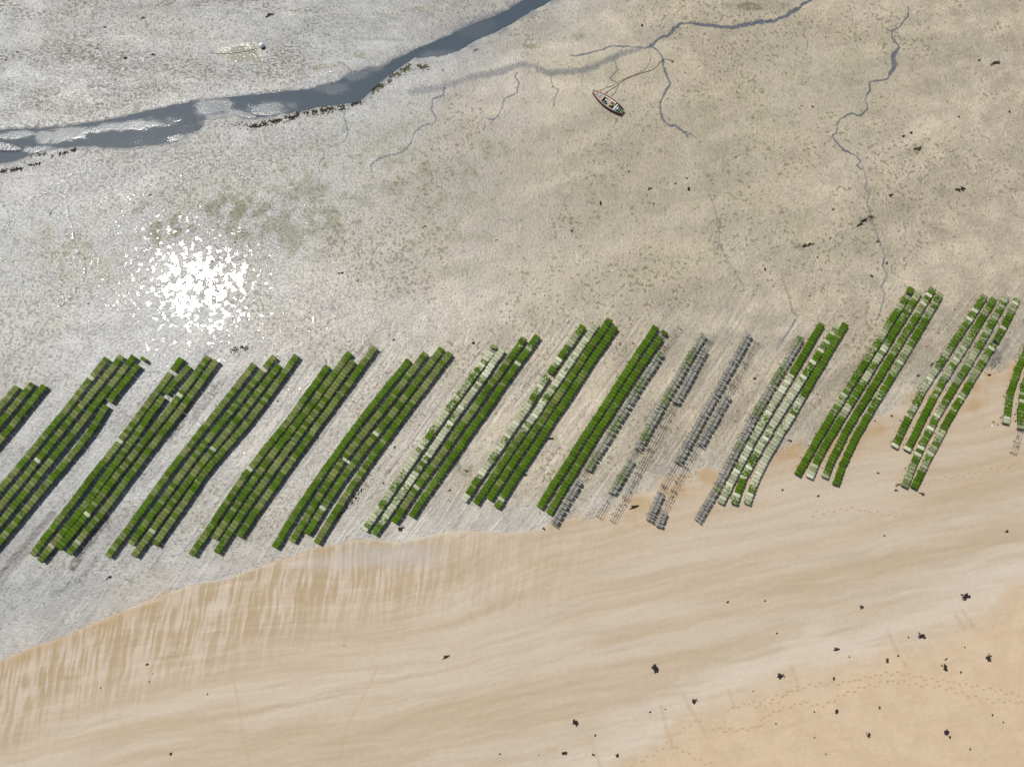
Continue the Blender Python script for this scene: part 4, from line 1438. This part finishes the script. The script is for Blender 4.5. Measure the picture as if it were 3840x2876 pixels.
# ------------------------------------------------------------------ the buoy
def build_buoy():
    x, y, _ = P(981, 172, .35)
    z = gz(x, y)
    root = empty('mooring_buoy', (x, y, z))
    tag(root, 'round white mooring buoy aground beside a shallow olive pool', 'buoy')
    bm = bmesh.new()
    bmesh.ops.create_uvsphere(bm, u_segments=20, v_segments=12, radius=.42)
    me = bpy.data.meshes.new('float')
    bm.to_mesh(me)
    bm.free()
    me.materials.append(plain('white_buoy_plastic', (.78, .78, .80), .35, .05, 3))
    me.polygons.foreach_set('use_smooth', np.ones(len(me.polygons), bool))
    add('float', me, root, (0, 0, .44))
    b = MB()
    b.tube([(.02, -.10, 0), (.05, -.16, .10), (.03, -.13, .22)], [.24, .27, .22], 12)
    add('fouled_base', b.mesh('fouled_base', plain('black_fouling', (.015, .016, .012), .8, .4, 9), True), root)
    b = MB()
    b.tube([(-.02, .02, .68), (-.03, .03, .80)], .035, 6)
    add('ring', b.mesh('ring', plain('faded_pink', (.55, .30, .30), .6, .1, 5)), root)
    M_CH = plain('dark_chain', (.035, .036, .028), .8, .35, 4)
    rope([(974, 180), (964, 183), (930, 192), (880, 200), (840, 203), (800, 203), (790, 199), (800, 196)], .035, M_CH,
         'dark chain trailing from the white buoy through the olive pool', None, 'buoy_chain')


build_buoy()

# ------------------------------------------------------------------ seaweed clumps
CLUMPS = [  # x, y, size, stretch, turn
    (3614, 2236, 38, 1.7, .3), (3228, 2275, 20, 1.2, .3), (3451, 2381, 32, 1.8, -.2), (3407, 2389, 9, 1, 0), (3133, 2436, 24, 1.8, .2), (3184, 2463, 9, 1, 0),
    (2927, 2529, 27, 1.4, -.3), (3325, 2477, 21, .8, 0), (3369, 2460, 11, 1, 0), (3128, 2543, 15, .6, 0), (3549, 2470, 11, 1, 0), (3543, 2501, 27, .75, .3),
    (3704, 2463, 27, 1.1, .5), (3619, 2427, 8, 1, 0), (3603, 2518, 10, 1, 0), (3055, 2668, 9, 1, 0), (3139, 2666, 21, .7, -.2), (3297, 2651, 13, .8, 0), (2909, 2714, 9, 1, 0),
    (3257, 2754, 20, 1, 0), (3551, 2744, 27, 1, 0), (3562, 2762, 13, 1, 0), (3723, 2682, 11, 1, 0), (3761, 2708, 9, 1, 0), (3639, 2808, 10, .6, 0), (3054, 2763, 7, 1, 0),
    (3098, 2828, 8, 1, 0), (2870, 2253, 10, 1.5, .4), (2912, 2373, 10, 1.6, 0), (3329, 2553, 7, 1, 0), (2458, 2506, 40, 1.2, -.6), (2603, 2624, 22, 1.2, 0), (2158, 2708, 32, 1, 0),
    (2233, 2756, 11, 1, 0), (2117, 2823, 24, 1.6, .4), (2225, 2829, 14, 1.5, 0), (2312, 2834, 19, 1.3, .3), (2439, 2669, 11, 1.2, 0), (2726, 2258, 14, 2.2, .2), (2824, 2592, 8, 1, 0),
    (2496, 2658, 7, 1, 0), (2021, 2831, 6, 1, 0), (637, 2827, 16, 1.5, .2), (778, 2601, 8, 1, 0), (560, 2557, 8, 1, 0), (552, 2492, 14, 2.5, .1), (377, 2578, 7, 1, 0), (573, 2525, 6, 1, 0),
    (1668, 2466, 24, 2.4, .45), (1290, 2419, 7, 1, 0), (1873, 2827, 10, 1.2, 0), (3069, 1860, 15, 1.1, 0), (2933, 1836, 12, 1.3, 0), (3292, 1774, 13, 1, 0), (3366, 1815, 17, 1.2, 0),
    (3362, 1839, 15, 1.2, 0), (3460, 1852, 22, 1.6, 0), (3317, 2008, 11, 1, 0), (3775, 1992, 16, 1.8, .5), (1501, 1979, 24, 1.5, .2), (2372, 1904, 30, 3.0, .35), (2038, 1980, 15, 2, -.6),
    (3442, 559, 36, 1.6, -.1), (3605, 708, 34, 1.2, -.3), (3415, 500, 19, 1.3, .4), (3390, 512, 18, 1.8, .6), (3732, 235, 38, 3.0, .35), (3673, 226, 17, 2, .5), (3786, 421, 15, .8, 0),
    (3596, 437, 14, 1, 0), (3551, 382, 9, 1, 0), (3048, 400, 15, 1, 0), (3338, 733, 20, 2, .5), (3125, 786, 16, 1, 0), (3268, 813, 24, 1.4, .4), (3234, 831, 34, 2.6, .5), (3040, 917, 26, 2.2, .4),
    (3012, 925, 26, 2.6, .5), (2867, 1010, 17, 1, 0), (3066, 964, 12, 1.2, 0), (3114, 892, 9, 1, 0), (3268, 1037, 17, 1.2, 0), (3035, 1111, 11, 1, 0), (3327, 985, 16, .7, -.4), (3293, 906, 16, 1, 0),
    (3082, 1014, 8, 1, 0), (2584, 711, 22, .9, 0), (2439, 708, 20, 1.8, .4), (2534, 688, 12, 1.3, 0), (2359, 645, 13, 1.2, 0), (2575, 668, 12, 1.2, 0), (2760, 588, 10, 1, 0), (2253, 765, 20, .6, 0),
    (2450, 765, 12, 1.2, 0), (2144, 867, 15, 1.3, 0), (2409, 97, 17, 1.3, .2), (1783, 186, 17, 1.5, .2), (1661, 265, 13, .6, .3), (534, 67, 17, 1.8, .1), (63, 195, 12, 1, 0), (570, 206, 22, 2, -.1),
    (471, 220, 22, 2.2, .1), (23, 224, 14, 1.5, .2), (392, 102, 15, 2, .2), (1013, 57, 32, 2.2, .5), (564, 731, 15, 2, .5), (188, 800, 11, 1.5, .4), (865, 831, 11, 1, .6), (328, 1139, 11, 1.6, 0),
    (317, 969, 8, 1, 0), (880, 908, 9, 1, 0), (1280, 1023, 18, 1.5, -.3), (1342, 1053, 12, 1, 0), (1776, 1288, 18, 1.7, -.2), (1475, 1274, 15, 1.6, 0), (1590, 849, 14, 1.4, 0), (1860, 899, 9, 1, 0),
    (2963, 1651, 18, 2, -.2), (3443, 1407, 14, 1.4, 0), (3495, 1365, 16, 1, 0), (3342, 1559, 13, 1.2, .3), (3281, 1578, 11, 1.2, 0), (2828, 1419, 17, 1.4, -.3), (3706, 1406, 18, 2.2, -.1),
    (1040, 1505, 11, .8, .4), (1480, 1675, 14, 1.2, 0), (2062, 1643, 22, 2.6, -.1), (1970, 1780, 16, 2.2, -.2), (410, 2166, 16, 2, .4), (2375, 1288, 14, 1, 0), (2325, 1290, 12, 1, 0), (1750, 1766, 18, 2.2, -.2),
    (3727, 1583, 10, 1.3, 0), (3741, 1592, 8, 1, 0), (1687, 1837, 14, 1.4, 0), (1438, 1812, 11, 1, 0), (405, 2165, 15, 1.8, .5), (2090, 1385, 12, 1.4, 0)]
CM = [tuft_mesh(400 + i, 1.0, 30, M_WEED, .20) for i in range(9)]
CM2 = [tuft_mesh(450 + i, 1.0, 26, M_WEED2, .18) for i in range(5)]
NTH = ['first', 'second', 'third', 'fourth', 'fifth', 'sixth', 'seventh', 'eighth', 'ninth', 'tenth', 'eleventh', 'twelfth', 'thirteenth', 'fourteenth', 'fifteenth',
       'sixteenth', 'seventeenth', 'eighteenth', 'nineteenth', 'twentieth', 'twenty-first', 'twenty-second', 'twenty-third', 'twenty-fourth', 'twenty-fifth', 'twenty-sixth',
       'twenty-seventh', 'twenty-eighth', 'twenty-ninth', 'thirtieth', 'thirty-first', 'thirty-second', 'thirty-third', 'thirty-fourth', 'thirty-fifth', 'thirty-sixth']


def region_of(x, y):
    if y < float(poly_interp(NBANK, x)):
        return 'the weedy mud beyond the creek'
    if y > float(poly_interp(DRYLINE, x)) and x > 2000:
        return 'the dry peach sand'
    if y > float(poly_interp(SHORE, x)) + 20:
        return 'the damp streaked beach'
    if y > 1200 - max(0, x - 3000) * .15:
        return 'the mud between the rack rows'
    return 'the open mud above the racks'


def size_of(s_):
    return 'large' if s_ >= 24 else 'small' if s_ >= 12 else 'tiny'


_cl = {}
for c in CLUMPS:
    _cl.setdefault((size_of(c[2]), region_of(c[0], c[1])), []).append(c)
for (sz, reg), lst in _cl.items():
    lst.sort()
    for i, (x, y, s_, stv, turn) in enumerate(lst):
        wx, wy, _ = P(x, y, .03)
        r = random.Random(int(x * 7 + y))
        me = r.choice(CM) if (y > 1900 or r.random() < .6) else r.choice(CM2)
        k = s_ / S * .80
        o = add('seaweed_clump', me, None, (wx, wy, gz(wx, wy) - .005), (0, 0, turn), (k * math.sqrt(stv), k / math.sqrt(stv), k))
        if sz == 'tiny':
            tag(o, f'tiny dark scrap of seaweed lying on {reg}', 'seaweed', f'tiny seaweed scraps on {reg}')
        else:
            lab = f'{sz} dark seaweed clump on {reg}, {NTH[i]} from the left' if len(lst) > 1 else f'{sz} dark seaweed clump on {reg}'
            tag(o, lab, 'seaweed', 'stranded seaweed clumps')

# two white shells on the mud
M_SHELL = plain('white_shell', (.78, .76, .72), .4, .08, 5)
for (x, y), lab in (((2297, 1017), 'white shell on the bare mud above the middle racks'), ((2670, 964), 'white shell on the mud near the thin drainage line'), ((3721, 1599), 'white shell on the beach beside the rightmost racks')):
    b = MB()
    for k in range(9):
        a = math.pi * k / 8
        b.v.append((math.cos(a) * .16, math.sin(a) * .20, .01))
        b.v.append((math.cos(a) * .08, .02 + math.sin(a) * .11, .07))
    for k in range(8):
        b.f += [(k * 2, k * 2 + 2, k * 2 + 3, k * 2 + 1)]
    b.v.append((0, 0, .03))
    for k in range(8):
        b.f.append((k * 2 + 1, k * 2 + 3, 18))
    wx, wy, _ = P(x, y)
    tag(add('oyster_shell', b.mesh('oyster_shell', M_SHELL, True), None, (wx, wy, gz(wx, wy))), lab, 'shell')


# ------------------------------------------------------------------ beds of seaweed along the creek and under the racks
def weed_bed(name, label, ells, count, mat, seed, size=(.10, .32), zmul=1.0):
    r = random.Random(seed)
    b = MB()
    for (x0, y0, x1, y1, w, share) in ells:
        for k in range(int(count * share)):
            t = r.random()
            px_ = x0 + (x1 - x0) * t + r.gauss(0, w * .5)
            py_ = y0 + (y1 - y0) * t + r.gauss(0, w * .36)
            if fbm(np.array([px_ / 11.0]), np.array([py_ / 9.0]), 171, 2)[0] < .44:
                continue
            x, y, _ = P(px_, py_)
            z = gz(x, y)
            L = r.uniform(*size)
            a = r.uniform(0, 6.28)
            wv = L * r.uniform(.3, .6)
            dx, dy = math.cos(a), math.sin(a)
            hz = r.uniform(.03, .14) * zmul
            k0 = len(b.v)
            b.v += [(x, y, z + .005), (x + dx * L * .5 - dy * wv, y + dy * L * .5 + dx * wv, z + hz * .5), (x + dx * L, y + dy * L, z + hz * .3),
                    (x + dx * L * .5 + dy * wv, y + dy * L * .5 - dx * wv, z + hz * .5), (x + dx * L * .5, y + dy * L * .5, z + hz)]
            b.f += [(k0, k0 + 3, k0 + 4), (k0 + 3, k0 + 2, k0 + 4), (k0 + 2, k0 + 1, k0 + 4), (k0 + 1, k0, k0 + 4)]
    o = add(name, b.mesh(name, mat))
    tag(o, label, None, None, 'stuff')


weed_bed('seaweed_bed', 'brown seaweed fringe along the lower bank of the creek',
         [(930, 478, 1010, 462, 13, .16), (1010, 460, 1110, 438, 14, .24), (1110, 430, 1230, 412, 15, .30), (1230, 412, 1290, 400, 12, .12), (1310, 398, 1350, 383, 10, .10), (1395, 340, 1420, 318, 8, .08)], 1500, M_WEED2, 1)
weed_bed('seaweed_bed', 'dark weedy stones on the creek bar below the bend',
         [(1400, 345, 1470, 295, 13, .3), (1470, 290, 1540, 245, 18, .4), (1540, 250, 1600, 250, 16, .3)], 800, M_WEED3, 2)
weed_bed('seaweed_bed', 'dark seaweed strips on the mud at the left end of the creek',
         [(0, 645, 85, 632, 8, .42), (105, 622, 150, 612, 5, .14), (195, 585, 290, 560, 9, .34), (110, 585, 180, 575, 6, .10)], 480, M_WEED2, 3)
weed_bed('seaweed_bed', 'sparse dark weed on the sand bar in the creek',
         [(800, 470, 920, 470, 18, 1.0)], 160, M_WEED3, 4, (.08, .2))
weed_bed('seaweed_bed', 'dark seaweed patch on shining mud above the third rack cluster',
         [(870, 1318, 930, 1300, 16, 1.0)], 130, M_WEED, 5, (.08, .26))
weed_bed('seaweed_bed', 'trail of dark seaweed beside the fifth rack cluster',
         [(1370, 1815, 1330, 1870, 14, .5), (1325, 1880, 1260, 1950, 8, .5)], 150, M_WEED, 6, (.08, .24))
weed_bed('seaweed_bed', 'thin litter of weed scraps under the empty grey racks',
         [(2500, 1600, 2300, 1950, 30, .4), (2690, 1600, 2500, 1880, 34, .45), (2760, 1450, 2800, 1500, 26, .15)], 300, M_WEED3, 7, (.08, .22))
weed_bed('seaweed_bed', 'dark weed on the mud beside the fourth rack of the last but one cluster',
         [(3745, 1340, 3700, 1400, 20, 1.0)], 90, M_WEED2, 8, (.06, .2))


# ------------------------------------------------------------------ footprints on the beach
def footprint_mesh(seed):
    r = random.Random(seed)
    v, f = [], []
    n = 10
    ring = ((.30, .0), (.62, .004), (.86, .040), (1.25, .018), (1.75, -.006))
    v.append((0, 0, .003))
    for k, zz in ring:
        for i in range(n):
            a = 2 * math.pi * i / n
            j = r.uniform(.88, 1.12)
            zz_ = zz * (1.0 + .6 * math.cos(a - .4)) if zz > .01 else zz + .003
            v.append((.19 * k * math.cos(a) * j, .085 * k * math.sin(a) * j, zz_))
    for i in range(n):
        f.append((0, 1 + i, 1 + (i + 1) % n))
    for q in range(len(ring) - 1):
        for i in range(n):
            a, b_ = 1 + q * n + i, 1 + q * n + (i + 1) % n
            f.append((a, a + n, b_ + n, b_))
    me = bpy.data.meshes.new('footprint')
    me.from_pydata(v, [], f)
    me.polygons.foreach_set('use_smooth', np.ones(len(f), bool))
    return me


M_FOOT = plain('trodden_damp_sand', (.42, .310, .195), .8, .12, 8, .2)
FP = [footprint_mesh(i) for i in range(4)]
for me in FP:
    me.materials.append(M_FOOT)


def trail(label, pts, spacing=.72, wid=.14, jit=.06):
    q = resample([Vector((*P(x, y)[:2], 0)) for x, y in pts], .12)
    p0 = q[0]
    root = empty('footprint_trail', (p0.x, p0.y, gz(p0.x, p0.y)))
    tag(root, label, 'footprints', 'footprint trails on the beach')
    acc, side = 0.0, 1
    r = random.Random(len(label))
    for a, b_ in zip(q[:-1], q[1:]):
        acc += (b_ - a).length
        if acc >= spacing:
            acc = r.uniform(-.06, .06)
            side = -side
            d = (b_ - a).normalized()
            x, y = a.x - d.y * wid * side + r.gauss(0, jit), a.y + d.x * wid * side + r.gauss(0, jit)
            add('footprint', r.choice(FP), root, (x - p0.x, y - p0.y, gz(x, y) - gz(p0.x, p0.y) + .004), (0, 0, math.atan2(d.y, d.x) + r.gauss(0, .15)), r.uniform(.68, .9))


def zb(pts, ox=2840, oy=2126, f=1.269):
    return [(ox + x / f, oy + y / f) for x, y in pts]


trail('long footprint trail arching across the dry sand, the upper one', zb([(-160, 690), (-60, 655), (60, 625), (140, 595), (200, 570), (300, 557), (440, 543), (520, 522), (600, 506), (690, 504), (790, 530), (900, 540), (1000, 560), (1100, 580), (1269, 615)]))
trail('second footprint trail on the dry sand just below the long arching one', zb([(-30, 668), (80, 645), (150, 600)]) + zb([(200, 568)]), .72)
trail('lower footprint trail curving across the dry sand to the right edge', zb([(0, 760), (50, 705), (100, 680), (200, 650), (320, 655), (400, 610), (510, 572), (640, 545), (770, 560), (880, 572), (960, 595), (1070, 625), (1180, 640), (1269, 645)]))
trail('footprints climbing the sand at the bottom edge, left of the long trail', [(2350, 2876), (2400, 2850), (2455, 2825), (2490, 2795), (2540, 2750), (2590, 2715), (2640, 2692)])
trail('footprints dipping across the dry sand below the long trail', [(2655, 2725), (2700, 2735), (2760, 2735), (2820, 2730), (2860, 2700)])
trail('short footprint trail crossing the bottom edge of the dry sand', [(2500, 2795), (2560, 2815), (2620, 2850), (2700, 2880)])
trail('faint footprints leading from the beach end of the last but one racks', [(3430, 1835), (3470, 1812), (3530, 1795), (3600, 1782), (3680, 1768), (3760, 1750), (3840, 1730)], .8, .15)
trail('faint lower footprints running beside the rightmost racks path', [(3600, 1835), (3660, 1808), (3720, 1775), (3790, 1745), (3840, 1722)], .85, .15)
trail('faint footprints along the streaked beach under the thirteenth rack cluster', [(3030, 1940), (3080, 1920), (3150, 1912), (3230, 1908), (3300, 1925), (3420, 1935)], .8, .16, .1)
